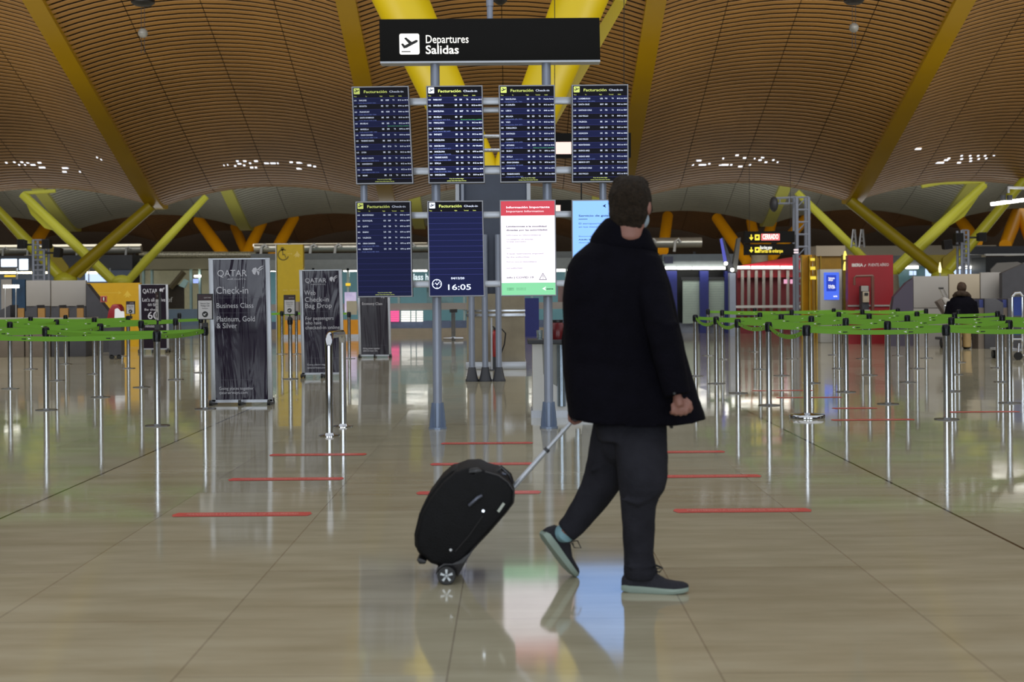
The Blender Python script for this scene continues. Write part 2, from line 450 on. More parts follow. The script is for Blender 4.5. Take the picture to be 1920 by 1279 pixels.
mb = MB(); spindle(mb, node + Vector((.15,0,-.2)), a2, .34, .58, .52, 28); mb.build('arm', m_yel, col, smooth=True)
mb = MB(); mb.tube([node + Vector((.2,.5,-.2)), at(1160, 8, 29.5), at(1310, -440, 34)], [.2, .16, .16], n=4); mb.build('side_rail', m_yel3, col)
MB().tube([node + Vector((0,0,-.75)), node + Vector((0,0,.1))], [.40, .52], n=24).build('knuckle', m_yel, col, smooth=True)

def forked(name, label, px_arms, m, base, group=None, foot=None):
    """px_arms: (x0,y0,D0, x1,y1,D1, r0,rm,r1) from node to roof"""
    b = at(*base); b.z = 0
    t = thing(name, b, label, 'column', group)
    for a in px_arms:
        mb = MB(); p0, p1 = at(a[0],a[1],a[2]), at(a[3],a[4],a[5]); spindle(mb, p0, p1, a[6], a[7], a[8])
        mb.build('arm', a[9] if len(a) > 9 else m, t, smooth=True)
        if len(a) > 10:      # long fin welded along the arm
            mb = MB(); q = [p0.lerp(p1, f) + Vector((0, .1, 0)) + Vector((a[10]*g, 0, a[11]*g)) for f, g in ((.02,0),(.30,1),(.42,.95),(.80,.1),(1,0))] + [p0.lerp(p1, .98), p0.lerp(p1, .05)]
            mb.prism(q, (0, .12, 0)); mb.build('fin', m_yel3, t)
    if foot:
        MB().tube([b, Vector((b.x, b.y, foot))], [.55, .45], n=16).build('pillar', m_conc, t, smooth=True)
        MB().ball((b.x, b.y, foot+.1), (.45, .4, .3)).build('knuckle', m_yel2, t, smooth=True)
    return t
def fins(t, D, polys, m=None):
    for q in polys:
        mb = MB(); mb.prism([at(x, y, D+.05) for x, y in q], (0, .10, 0)); mb.build('fin', m or m_yel3, t)
t = forked('forked_column', 'pale yellow forked column below the left rib end, dark arm rising right', [
    (128,520,54.5, 284,386,54.5, .23,.23,.22, m_yel3), (118,524,54.5, -6,392,54.5, .2,.22,.17, m_yel2)], m_yel2, (123,530,54.5), foot=at(0,530,54.5).z)
fins(t, 54.4, [[(132,514),(178,470),(195,461),(206,464),(150,522)], [(78,448),(96,458),(128,500),(130,522),(112,520)]])
t = forked('forked_column', 'pale yellow forked column beside the yellow partition, arms spread left and right', [
    (212,527,60, 42,364,60, .20,.22,.18, m_yel2), (240,527,60, 387,368,60, .17,.18,.14, m_yel2)], m_yel2, (228,530,60), foot=at(0,535,60).z)
fins(t, 60.2, [[(42,366),(58,402),(84,428),(106,434),(112,430),(60,376)], [(236,520),(272,478),(300,459),(304,463),(250,526)]], m_yel2)
mb = MB(); mb.tube([at(46,362,60), at(104,358,60)], .08, n=8); mb.build('top_beam', m_yel2, t)
t = forked('forked_column', 'yellow forked column on the right, dark shaded arm crossing behind the red wall', [
    (1770,517,54.5, 1592,376,54.5, .22,.23,.22, m_yel3), (1770,517,54.5, 1922,336,54.5, .19,.2,.17, m_yel2)], m_yel2, (1768,522,54.5), foot=at(1768,522,54.5).z)
fins(t, 54.4, [[(1668,434),(1684,440),(1738,480),(1776,512),(1756,512)], [(1768,484),(1797,461),(1801,464),(1784,500),(1766,516)]])
mb = MB(); mb.prism([at(1722,478,54.6), at(1776,478,54.6), at(1790,500,54.6), at(1768,522,54.6), at(1745,512,54.6)], (0,.2,0)); mb.build('hub', m_yel3, t)
t = forked('forked_column', 'yellow forked column right of centre, bright arm rising to the right', [
    (1678,507,60, 1846,346,60, .24,.25,.16, m_yel2), (1640,505,60, 1494,360,60, .17,.19,.14, m_yel2)], m_yel2, (1664,512,60), foot=at(1664,515,60).z)
fins(t, 60.2, [[(1852,344),(1808,406),(1783,422),(1772,420),(1830,362)], [(1586,448),(1600,456),(1622,478),(1606,478)], [(1704,464),(1724,450),(1730,452),(1716,476)]], m_yel2)
mb = MB(); mb.tube([at(1728,349,60), at(1765,342,60), at(1846,340,60)], .10, n=8); mb.build('top_beam', m_yel2, t)
for nm, lb, arms, bx in (
    ('forked_column', 'orange forked column far back above the large dark banner', [(432,495,84, 372,412,88, .33,.36,.33), (456,488,84, 492,418,88, .3,.34,.3), (466,485,84, 440,425,90, .28,.3,.28)], 445),
    ('forked_column', 'orange forked column far back above the yellow wheelchair totem', [(508,485,84, 552,408,88, .3,.34,.3)], 508),
    ('forked_column', 'orange forked column far back behind the hanging gate sign', [(1402,492,84, 1344,408,88, .33,.36,.33), (1424,488,84, 1408,415,88, .3,.33,.3), (1426,488,84, 1448,415,88, .3,.33,.3), (1442,488,84, 1512,408,88, .3,.33,.3)], 1424),
    ('forked_column', 'orange column far back right of the man in the dark coat', [(1243,470,84, 1252,405,88, .33,.33,.33)], 1243),
    ('forked_column', 'orange column far back behind the right lattice tower', [(1832,455,84, 1800,412,88, .33,.36,.33)], 1832),
    ('forked_column', 'orange column far back at the right edge of the hall', [(1885,460,84, 1908,398,88, .36,.4,.36), (1936,460,84, 1914,398,88, .33,.36,.33)], 1900),
    ('forked_column', 'orange column far back behind the left lattice tower', [(62,462,84, 84,428,88, .34,.36,.34)], 62)):
    t = forked(nm, lb, arms, m_org, (bx, 480, 84))
    MB().tube([(t.location.x, 84, 0), (t.location.x, 84, at(bx, 478, 84).z)], .5, n=16).build('pillar', m_conc, t, smooth=True)

# ------------------------------------------------------------------ departures gantry
DG = 13.75
gx = [at(819.5, 640, DG).x, at(1028, 640, DG).x]
gan = thing('sign_gantry', ((gx[0]+gx[1])/2, DG, 0), 'blue-grey steel gantry on two posts holding the flight boards', 'sign stand')
ztop = at(960, 116, DG).z
m_gus = mat('gusset_blue_grey', (128,142,166), rough=.3, metal=.3, var=.05)
for X in gx:
    MB().tube([(X, DG, .02), (X, DG, ztop)], .044, n=24).build('post', m_post, gan, smooth=True)
    mb = MB(); mb.lathe([(.088,0),(.088,.018),(.047,.02),(.047,.24),(.0445,.25)], (X, DG, 0), 24)
    for a in range(6):
        q = math.radians(a*60 + 30); d = Vector((math.cos(q), math.sin(q), 0)); nrm = Vector((-d.y, d.x, 0))*.007; c = Vector((X, DG, .018))
        mb.prism([c + d*.045 - nrm, c + d*.086 - nrm, c + d*.086 + Vector((0,0,.03)) - nrm, c + d*.062 + Vector((0,0,.235)) - nrm, c + d*.045 + Vector((0,0,.235)) - nrm], nrm*2)
    mb.build('base', m_gus, gan, smooth=True)
def rail(ya, yb, xa, xb, off=.06):
    za, zb = at(960, ya, DG).z, at(960, yb, DG).z
    MB().box((at(xa,0,DG).x, DG-off, zb), (at(xb,0,DG).x, DG-off+.05, za)).build('rail', m_steel, gan, bevel=.006)
rail(184, 197, 672, 1172); rail(200, 210, 800, 1036, -.02); rail(314, 327, 672, 1172); rail(397, 409, 672, 1172); rail(526, 538, 672, 1172)
zt, zb = at(960, 339, DG).z, at(960, 385, DG).z
for xx in (683, 1130):
    X = at(xx, 360, DG).x
    MB().tube([(X, DG-.03, at(960,530,DG).z), (X, DG-.03, at(960,320,DG).z)], .034, n=20).build('short_post', m_post, gan, smooth=True)

# the long overhead sign
m_sign = mat('sign_black', (18,17,16), rough=.6, var=.05, spec=.15)
m_lit = glow('sign_white', (255,253,244), 1.35)
m_ink = mat('sign_ink', (12,12,12), rough=.5, var=0)
P = Panel(at(711,36,DG-.1), at(1124,33,DG-.1), at(712.6,116,DG-.1))
sg = thing('departures_sign', P.p(.5,1), 'long black overhead sign reading Departures Salidas', 'sign')
mb = MB(); P.rect(mb, 0, 0, 1, .985, 0, .20); mb.build('sign_box', m_sign, sg, bevel=.004)
mb = MB(); P.rect(mb, 0, .985, 1, 1.03, -.01, .18); mb.build('lower_trim', m_steel, sg)
bg, fg, tx = MB(), MB(), MB()
plane_icon(P, bg, fg, (748-711)/413, .345, (785.5-711)/413, .835)
bg.build('pictogram', m_lit, sg); fg.build('plane_symbol', m_ink, sg)
P.text(tx, 'Departures', (796.5-711)/413, .57, .078, width=80/413, bold=.005, res=3); P.text(tx, 'Salidas', (796.5-711)/413, .82, .080, width=62/413, bold=.016, res=3)
tx.build('lettering', m_lit, sg)
X = at(918.5, 20, DG).x
MB().tube([(X, DG, P.p(0,0).z-.05), (X, DG, 4.6)], .03, n=18).tube([(X, DG, 4.08), (X, DG, 8.5)], .036, n=18).build('hanger_pole', m_post, sg, smooth=True)

# ------------------------------------------------------------------ flight boards
m_bez = mat('bezel_grey', (150,152,160), rough=.4, metal=.3, var=.04)
def board(px, label, name='flight_board', D=DG-.16, dim=1.0):
    (ax, ay), (bx, by), (cx, cy) = px
    P = Panel(at(ax, ay, D), at(bx, by, D), at(cx, cy, D))
    t = thing(name, P.p(.5, 1), label, 'screen', 'screens on the gantry')
    mb = MB()
    P.rect(mb, -.004, -.003, 1.004, 1.003, -.012, .075)
    mb.build('casing', m_dgrey, t, bevel=.006)
    fr = MB()
    for u0, v0, u1, v1 in ((0,0,1,.011),(0,.989,1,1),(0,.011,.018,.989),(.982,.011,1,.989)): P.rect(fr, u0, v0, u1, v1, 0, .012)
    fr.build('bezel', m_bez, t)
    return t, P
m_night = glow('screen_navy_black', (9,9,20), 1.0)
LV = {}
def shades(k):
    """how strongly this screen glows"""
    if k not in LV:
        LV[k] = dict(w=glow('screen_white_%d' % (k*10), (222,232,255), k), y=glow('screen_yellow_%d' % (k*10), (226,240,130), k*.9), g=glow('screen_green_%d' % (k*10), (90,200,110), k*.6),
                     s=glow('screen_pale_blue_%d' % (k*10), (120,140,215), k*.6), n=glow('screen_navy_%d' % (k*10), (20,26,66), min(1.2, k)), l=glow('screen_line_%d' % (k*10), (70,72,150), k*.7))
    return LV[k]
def flights(t, P, rows, k, sub, allrows=False, footer=True, head_white=False):
    S = shades(k); N = 14
    bk, nv, ln, wh, ye, sb, gr, ic, ik = [MB() for _ in range(9)]
    P.rect(bk, .018, .011, .982, .989, -.004)
    v0, dv = .118, .0592
    for i in range(N):
        if i % 2 == 0 or allrows: P.rect(nv, .018, v0 + i*dv, .982, v0 + (i+1)*dv, -.003)
    for i in range(0, N+1): P.rect(ln, .018, v0+i*dv-.0012, .982, v0+i*dv+.0012, -.002)
    if allrows == 'half':
        P.rect(nv, .018, .118, .982, .985, -.0035)
    plane_icon(P, ic, ik, .035, .017, .14, .078, base=False, d=-.001)
    P.text(ye, 'Facturación', .205, .068, .026, width=.405, bold=.012, d=-.001); P.text(wh, 'Check-in', .655, .066, .019, width=.245, bold=.006, d=-.001)
    for s, u in (('Time', .035), ('To', .235), ('Flight', .485), ('Terminal', .655), ('Desks', .815)): P.text(ye, s, u, .107, .0095, d=-.001, bold=.012, sx=.9)
    for i, r in enumerate(rows):
        tm, de, fc, fn, dk, cs = r[:6]
        vb = v0 + i*dv + .032
        P.text(wh, tm, .03, vb, .0125, bold=.025, sx=.62, d=-.001)
        P.text(wh, de, .12, vb, .0138, bold=.02, sx=.86 if len(de) < 12 else .80, d=-.001)
        P.text(wh, fc, .50, vb, .0135, bold=.03, sx=.85, d=-.001); P.text(wh, fn, .585, vb, .0135, bold=.03, sx=.85, d=-.001)
        if dk:
            P.text(wh, 'T4', .705, vb, .0135, bold=.02, sx=.9, d=-.001); P.text(wh, dk, .80, vb, .0118, bold=.025, width=.175, d=-.001)
        if cs: P.text(sb, sub + ' ' + cs, .10, vb + .026, .0105, bold=.012, width=.31, d=-.001)
        if len(r) > 6: P.text(gr, r[6], .60, vb + .026, .0095, bold=.015, width=.37, d=-.001)
    if footer:
        P.text(ye, 'If you do not find a flight', .5, .958, .0095, 'CENTER', bold=.012, d=-.001); P.text(ye, 'contact Aena Information Service', .5, .979, .0095, 'CENTER', bold=.012, d=-.001)
    s = bk.build('screen', m_night, t)
    for m, nm, ma in ((nv, 'row_band', S['n']), (ln, 'row_line', S['l']), (wh, 'white_lettering', S['w']), (ye, 'yellow_lettering', S['y']), (sb, 'blue_lettering', S['s']), (gr, 'green_lettering', S['g']), (ic, 'pictogram', S['w'] if head_white else S['y']), (ik, 'plane_symbol', m_ink)):
        if m.v: m.build(nm, ma, s)
    return s
R = random.Random(4)
def rows(names, t0, codes, share=.6, word=None, first=None):
    out = []; m = t0
    for i, n in enumerate(names):
        c = codes[i % len(codes)] if isinstance(codes, (list, tuple)) else codes
        a = R.choice([812, 812, 810, 870, 840]); dk = '%d to %d' % (a, a + R.choice([3, 7, 0, 8]) + 1)
        cs = '%s %d' % (R.choice(['QR', 'IBE', 'AVA', 'BAW', 'AMX', 'JAL']), R.randint(4000, 7999)) if R.random() < share else ''
        out.append(['%02d:%02d' % (m//60, m % 60), n, c, '%04d' % R.randint(21, 999) if R.random() < .2 else '%03d' % R.randint(100, 999), dk, cs])
        m += R.choice([5, 5, 10, 0, 5])
    return out
b1 = rows('SAN JOSE/BOGOTA/FRANKFURT/SANTO DOMINGO/BRUSELAS/MARSELLA/GRAN CANARIA/TENERIFE NORTE/MUNICH/LYON/MILAN | LINATE/HANGZHOU/LA HABANA/MIAMI'.split('/'), 970, 'IBE', .65)
b1[10][1] = 'MILAN / LINATE'; b1[4].append('Biometric boarding available')
b2 = rows('PARIS-ORY/BARCELONA/BARCELONA/BRUSELAS/P.MALLORCA/N.YORK-JFK/BADAJOZ/BARCELONA/BARCELONA/BARCELONA/TENERIFE NORTE/SEVILLA/P.MALLORCA/BARCELONA'.split('/'), 1040, ['UX','IBE','IBE','IBE','UX','IBE','IBE','IBE','IBE','VLG','UX','IBE','UX','IBE'], .5)
b2[2][4] = b2[8][4] = 'Air Shuttle'; b2[3][4] = ''; b2[3].append('Biometric boarding available')
b3 = rows('BARCELONA/A CORUÑA/LISBOA/MALAGA/VIGO/P.MALLORCA/SANTIAGO/ALMERIA/ASTURIAS/BILBAO/SEVILLA/GRAN CANARIA/MENORCA/TENERIFE NORTE'.split('/'), 1120, 'IBE', .75)
b3[0][4] = 'Puente Aereo'; b3[8].append('Embarque biométrico disponible')
b4 = rows('LUXEMBURGO/SANTA CRUZ/SANTIAGO CHILE/SAO PAULO/VALENCIA/MEXICO CITY/ASUNCION/SAO PAULO/MONTEVIDEO/BUENOS AIRES/BUENOS AIRES/MEXICO CITY/SANTIAGO CHILE/SAO PAULO'.split('/'), 1290, ['LGL','BOV','LA','LA','IBE','AMX','UX','UX','UX','IBE','UX','IBE','IBE','IBE'], .45)
b5 = rows('MONTEVIDEO/GUAYAQUIL/QUITO/BILBAO/VALENCIA/GRAN CANARIA/ROMA-FCO'.split('/'), 1435, ['IBE','UX','UX','UX','UX','UX','UX'], .2)
for r in b5: r[0] = '0' + str(int(r[0][:2]) % 10) + r[0][2:]
for r in b5[1:]: r[4] = '870 to 879'
t, P = board(((659,162.5),(766,161),(668,345.5)), 'flight board listing San Jose first, top row beside the wooden vault'); flights(t, P, b1, .8, 'Code shared')
t, P = board(((799,161),(904.5,160),(803.5,344)), 'brightest flight board listing Paris-Ory first, top row'); flights(t, P, b2, 1.7, 'Code shared', head_white=True)
t, P = board(((935,160),(1040,159),(938,342.5)), 'flight board listing Barcelona and A Coruña first, top row'); flights(t, P, b3, 1.2, 'Compartido')
t, P = board(((1072,159),(1178,158),(1072.5,342)), 'flight board listing Luxemburgo first, above the man'); flights(t, P, b4, 1.1, 'Compartido')
t, P = board(((666.5,378),(770,377),(670,557.5)), 'half-filled flight board listing Montevideo first, bottom row'); flights(t, P, b5, .8, 'Code shared', allrows='half')
t, P = board(((801,377),(905.5,376),(804.5,556.5)), 'empty flight board with white clock reading 16:05')
s = flights(t, P, [], 1.5, '', allrows='half', footer=False, head_white=True)
mb = MB(); cover = MB(); P.rect(cover, .018, .775, .982, .989, -.0015); cover.build('clock_band', shades(1.5)['n'], s)
P.disc(mb, .145, .868, .047, -.001, 32, ring=.039)
for a in range(12):
    if a % 3 == 0: P.disc(mb, .145, .868, .036, -.001, 2, ring=.027, a0=math.radians(a*30-5), a1=math.radians(a*30+5))
P.poly(mb, [(.11,.858),(.121,.851),(.146,.869),(.19,.842),(.197,.848),(.147,.883)], -.001)
P.text(mb, '04/12/20', .40, .82, .020, width=.24, bold=.02, d=-.001); P.text(mb, '16:05', .305, .93, .052, width=.41, bold=.01, d=-.001, res=3)
mb.build('clock_lettering', shades(1.5)['w'], s)

# information screens
m_wht = glow('screen_bright_white', (250,243,250), 1.35); m_red = glow('screen_red', (206,74,88), 1.15); m_grn = glow('screen_mint', (140,222,168), 1.1)
m_blu = glow('screen_sky_blue', (132,180,250), 1.5); m_inkp = glow('screen_ink_purple', (92,76,132), .5); m_inkf = glow('screen_ink_faint', (176,160,196), .85); m_inkn = glow('screen_ink_navy', (30,50,100), .8)
m_inkg = glow('screen_ink_green', (24,90,50), .6)
def aena(P, mb, u, v, s):
    P.poly(mb, [(u, v), (u+.07*s, v-.022*s), (u+.05*s, v), (u+.07*s, v+.022*s)], -.001)
t, P = board(((937,375.5),(1041.5,374.5),(939,555.5)), 'white information screen with red heading and green foot', 'information_screen')
mb = MB(); P.rect(mb, .018, .011, .982, .989, -.004); s = mb.build('screen', m_wht, t)
mb = MB(); P.rect(mb, .018, .011, .982, .162, -.003); mb.build('heading_band', m_red, s)
mb = MB(); P.rect(mb, .018, .862, .982, .989, -.003); mb.build('foot_band', m_grn, s)
mb = MB(); P.text(mb, 'Información Importante', .11, .085, .019, width=.78, bold=.025, d=-.001); P.text(mb, 'Important Information', .11, .127, .019, width=.67, d=-.001); aena(P, mb, .745, .925, 1.)
mb.build('white_lettering', m_wht, s)
mb = MB(); P.text(mb, 'Limitaciones a la movilidad', .11, .283, .0145, width=.72, bold=.03, d=-.001); P.text(mb, 'dictadas por las autoridades.', .11, .32, .0145, width=.75, bold=.03, d=-.001)
P.text(mb, 'info | COVID 19', .11, .815, .017, width=.48, bold=.02, d=-.001)
for a, b in (((.76,.765),(.695,.832)),((.76,.765),(.825,.832)),((.695,.832),(.825,.832))):
    pa, pb = P.p(*a, -.001), P.p(*b, -.001); mb.tube([pa, pb], .0024, n=4)
P.poly(mb, [(.755,.785),(.767,.785),(.763,.815),(.758,.815)], -.001); P.poly(mb, [(.755,.820),(.767,.820),(.767,.826),(.755,.826)], -.001)
mb.build('purple_lettering', m_inkp, s)
mb = MB()
for tx_, v, wd in (('Infórmese en infomovilidad.es', .372, .62), ('Los pasajeros con síntomas', .415, .48), ('no están autorizados.', .44, .36), ('Travel restrictions imposed', .565, .66), ('by the authorities.', .60, .42), ('Find out more at infomovilidad.es', .65, .54), ('not authorised', .715, .28)):
    P.text(mb, tx_, .11, v, .0125, width=wd, bold=.02, d=-.001)
P.rect(mb, .11, .498, .18, .502, -.001)
mb.build('faint_lettering', m_inkf, s)
mb = MB(); P.text(mb, 'aena', .82, .934, .014, width=.125, bold=.03, d=-.001)
for v in (.922, .938): P.text(mb, 'GOBIERNO', .11, v, .007, width=.13, bold=.02, d=-.001); P.text(mb, 'MINISTERIO DE', .28, v, .006, width=.17, d=-.001)
mb.build('green_lettering', m_inkg, s)
t, P = board(((1072,375),(1177,374),(1073,555)), 'pale blue information screen partly behind the man', 'information_screen')
mb = MB(); P.rect(mb, .018, .011, .982, .989, -.004); s = mb.build('screen', m_blu, t)
mb = MB(); P.text(mb, 'Servicio de guiado', .12, .175, .018, width=.62, bold=.02, d=-.001); P.rect(mb, .12, .198, .28, .204, -.001); aena(P, mb, .55, .065, .9); P.text(mb, 'aena', .66, .075, .014, bold=.02, d=-.001)
P.text(mb, 'El aeropuerto', .12, .255, .0165, width=.40, d=-.001); P.text(mb, 'en tus manos', .12, .29, .0165, width=.36, d=-.001)
for tx_, v, wd, bo in (('Bienvenido al aeropuerto', .385, .56, 0), ('Adolfo Suárez Madrid', .42, .52, .03), ('descubre más', .45, .38, 0)): P.text(mb, tx_, .12, v, .011, width=wd, bold=bo, d=-.001)
mb.build('navy_lettering', m_inkn, s)

# ------------------------------------------------------------------ second display behind, on three poles
DB = 21.2
xs = [at(x, 640, DB).x for x in (884.7, 909.5, 935)]
t = thing('rear_display', (xs[1], DB, 0), 'grey-backed display cabinet on three poles behind the flight boards', 'sign stand')
for X in xs:
    MB().tube([(X, DB, .02), (X, DB, at(900, 440, DB).z)], .046, n=18).build('pole', m_post, t, smooth=True)
    MB().lathe([(.10,0),(.10,.02),(.085,.05),(.055,.20),(.05,.21)], (X, DB, 0), 16).build('base', m_dgrey, t, smooth=True)
bx0, bx1 = at(856, 450, DB).x, at(990, 450, DB).x
MB().box((bx0, DB+.08, at(0,558,DB).z), (bx1, DB+.38, at(0,316,DB).z)).build('cabinet', m_bgrey, t, bevel=.02)
for xx in (851, 985):
    MB().box((at(xx,0,DB).x, DB+.05, at(0,560,DB).z), (at(xx+7,0,DB).x, DB+.40, at(0,314,DB).z)).build('edge_trim', m_steel, t)
MB().box((at(862,0,DB).x, DB-.02, at(0,560,DB).z), (at(867,0,DB).x, DB+.03, at(0,330,DB).z)).build('cable_duct', m_post, t)
for y0, y1 in ((259,266),(285,292)):
    MB().tube([(at(870,0,DB).x, DB, at(0,(y0+y1)/2,DB).z), (at(955,0,DB).x, DB, at(0,(y0+y1)/2,DB).z)], .028, n=12).build('rail', m_chrome, t, smooth=True)
for xx in (880, 948):
    X = at(xx,0,DB).x
    MB().tube([(X, DB+.2, at(0,330,DB).z), (X, DB+.2, at(0,258,DB).z)], .03, n=12).build('upright', m_post, t, smooth=True)

# overhead black sign further back, seen between the boards
P = Panel(at(1025,250,22.5), at(1183,249,22.5), at(1025,296,22.5))
t = thing('hanging_sign', P.p(.5,1), 'black hanging sign with lit pale pink panel behind the boards', 'sign')
mb = MB(); P.rect(mb, 0, 0, 1, 1, 0, .15); mb.build('sign_box', m_sign, t)
mb = MB(); P.rect(mb, .04, .36, .6, .85, .004); mb.build('lit_panel', glow('pink_panel', (255,214,204), 1.4), t)
for xx in (1040, 1170): MB().tube([at(xx, 251, 22.6), at(xx, -150, 22.6)], .006, n=8).build('hanger', m_black, t)
P = Panel(at(1037,375,22.5), at(1100,375,22.5), at(1037,399,22.5))
t = thing('hanging_sign', P.p(.5,1), 'small black sign with pale lit square beside the white screen', 'sign')
mb = MB(); P.rect(mb, 0, 0, 1, 1, 0, .15); mb.build('sign_box', m_sign, t)
mb = MB(); P.rect(mb, .03, .4, .22, .9, .004); mb.build('lit_panel', MATS['pink_panel'], t)
MB().tube([at(1090, 376, 22.6), at(1090, 296, 22.6)], .012, n=8).build('hanger', m_black, t)

# fire extinguisher by the pillar
e = at(927.5, 668, Dp-.25); e.z = 0
t = thing('fire_extinguisher', (e.x, e.y, 0), 'red fire extinguisher with black hose against the concrete pillar', 'extinguisher')
zz = at(0, 676, Dp-.25).z
MB().lathe([(.06,zz),(.065,zz+.02),(.065,zz+.36),(.045,zz+.42),(.02,zz+.44),(.02,zz+.47)], (e.x, e.y, 0), 18).build('cylinder', mat('extinguisher_red', (150,24,22), rough=.3, var=.05), t, smooth=True)
MB().box((e.x-.02, e.y-.03, zz+.46), (e.x+.02, e.y+.03, zz+.5)).tube([(e.x, e.y, zz+.5), (e.x-.06, e.y, zz+.54)], .01).build('valve', m_black, t)
MB().tube([(e.x+.01, e.y, zz+.47), (e.x+.10, e.y-.02, zz+.50), (e.x+.19, e.y-.03, zz+.40), (e.x+.17, e.y-.03, zz+.22), (e.x+.11, e.y-.02, zz+.05), (e.x+.11, e.y-.02, zz-.12)], .012, n=8).build('hose', m_black, t, smooth=True)
MB().box((e.x-.06, e.y-.05, 0), (e.x+.06, e.y+.05, zz)).build('stand', m_dgrey, t)
sp_ = at(922, 640, Dp-.3)
t = thing('slim_post', (sp_.x, Dp-.4, 0), 'slim pale post standing just in front of the concrete pillar', 'post')
MB().tube([(sp_.x, Dp-.4, .01), (sp_.x, Dp-.4, at(0,603,Dp-.4).z)], .018, n=10).build('pole', m_steel, t, smooth=True); MB().lathe([(.1,0),(.1,.012),(.03,.02)], (sp_.x, Dp-.4, 0)).build('base', m_dgrey, t, smooth=True)
# ------------------------------------------------------------------ belt posts
ORD = ['first','second','third','fourth','fifth','sixth','seventh','eighth','ninth','tenth','eleventh']
m_cap = mat('cap_black', (40,42,46), rough=.22, metal=.7, var=.05)
m_base = mat('base_grey_steel', (120,122,124), rough=.3, metal=.9, var=.05)
m_belt = mat('belt_green', (106,162,34), rough=.6, var=.06, scale=3)
m_bmark = mat('belt_mark_white', (225,232,220), rough=.6, var=0)
m_bmark2 = mat('belt_mark_black', (16,26,14), rough=.6, var=0)
def post_proto(thick=False):
    t = thing('belt_post', (0,0,0), 'x', 'belt post', 'chrome belt posts')
    if thick: MB().lathe([(.176,0),(.182,.006),(.182,.032),(.176,.040),(.06,.046),(.035,.055),(.034,.07)], n=40).build('base', m_chrome, t, smooth=True)
    else: MB().lathe([(.122,0),(.124,.003),(.122,.008),(.04,.012),(.036,.02)], n=32).build('base', m_base, t, smooth=True)
    r = .036 if thick else .033
    MB().tube([(0,0,.01), (0,0,.86)], r, n=20).build('post', m_chrome, t, smooth=True)
    mb = MB(); mb.lathe([(r+.003,.845),(r+.004,.85),(r+.004,.945),(r,.955),(.01,.958)], n=20)
    cp = mb.build('cap', m_cap, t, smooth=True)
    m2 = MB()
    for a in range(4):
        q = math.pi/2*a; d = Vector((math.cos(q), math.sin(q), 0))
        m2.cbox(d*(r+.003) + Vector((0,0,.90)), (.011,.011,.075))
    m2.build('belt_slot', m_cap, cp)
    return t
def belt(par, p, q, sag=.02):
    """a retractable belt pulled from this post to the next"""
    mb = MB(); p, q = Vector(p), Vector(q); d = (q-p); L = d.length; d.normalize(); s = Vector((d.y, -d.x, 0))
    if s.y > 0: s = -s
    p = p + d*.04; q = q - d*.04; n = 8; zz = .90
    pts = []
    for k in range(n+1):
        f = k/n; c = p.lerp(q, f); c.z = zz - sag*4*f*(1-f); pts.append(c)
    vs = []
    for c in pts: vs += [c + Vector((0,0,-.024)), c + Vector((0,0,.024))]
    mb.add(vs, [(2*k, 2*k+2, 2*k+3, 2*k+1) for k in range(n)])
    k = max(1, int(L/.62))
    for i in range(k):
        f = (i+.5)/k; c = p.lerp(q, f); c.z = zz - sag*4*f*(1-f); c += s*.0025
        mb.cur = 1; mb.add([c + d*-.05, c + d*-.012 + Vector((0,0,.012)), c + d*-.025, c + d*-.012 + Vector((0,0,-.012))], [(0,1,2,3)])
        mb.cur = 2; mb.add([c + d*.0 + Vector((0,0,-.008)), c + d*.045 + Vector((0,0,-.005)), c + d*.045 + Vector((0,0,.003)), c + Vector((0,0,.003))], [(0,1,2,3)]); mb.cur = 0
    return mb.build('belt', [m_belt, m_bmark, m_bmark2], par)
LEFT = [(87,769),(189,745),(265.6,726.5),(330,712),(377.5,699),(19.5,729),(107,714),(177.5,701.5),(241,691),(337,674),(58,692.5),(123.5,683),(229,668),(295.5,798.5),(385,767)]
RIGHT = [(1304.5,705.6),(1343.6,719.7),(1384,737.5),(1442,760.3),(1513.4,784),(1328,667),(1354.5,674),(1415.5,660),(1425.5,692.7),(1465.5,704.6),(1485,673),(1522,718.7),
         (1564,666),(1573.5,691.5),(1586.6,735.3),(1617.5,672.7),(1630.4,703.7),(1665,757.8),(1684,667),(1702,717),(1720,691.5),(1737,672),(1775,786.6),(1784.6,734),(1798,679.6),(1893,756),(1880,716.5),(1871,690)]
proto = post_proto(); used = False
def queue(spots, side, extra_left=None, extra_right=None):
    """stand the posts in rows, then pull belts along every row"""
    global used
    P = [(ground(*s), s) for s in spots]
    rows_ = {}
    for g, s in P:
        key = None
        for k in rows_:
            if abs(k - g.y) < .75: key = k
        rows_.setdefault(key if key is not None else g.y, []).append((g, s))
    out = []
    for ri, k in enumerate(sorted(rows_)):
        row = sorted(rows_[k], key=lambda a: a[0].x); posts = []
        for ci, (g, s) in enumerate(row):
            if s == (1513.4, 784): t = post_proto(True)
            elif not used: t = proto; used = True
            else: t = copy_tree(proto)
            t.location = g
            n = len(row)
            if s == (1513.4,784): lb = 'nearest chrome belt post of the right queue, on a thick round base'
            elif s == (295.5,798.5): lb = 'nearest belt post of the left queue, carrying a sign seen edge-on'
            elif s == (385,767): lb = 'belt post beside the large dark banner, carrying a framed sign'
            else: lb = 'chrome belt post, %s from the left in row %s of the %s queue' % (ORD[ci], ['one','two','three','four','five','six','seven','eight','nine','ten'][ri], side)
            t['label'] = lb; posts.append((t, g, s)); ORG[t.name] = g.copy()
        out.append(posts)
    return out
ql = queue(LEFT, 'left'); qr = queue(RIGHT, 'right')
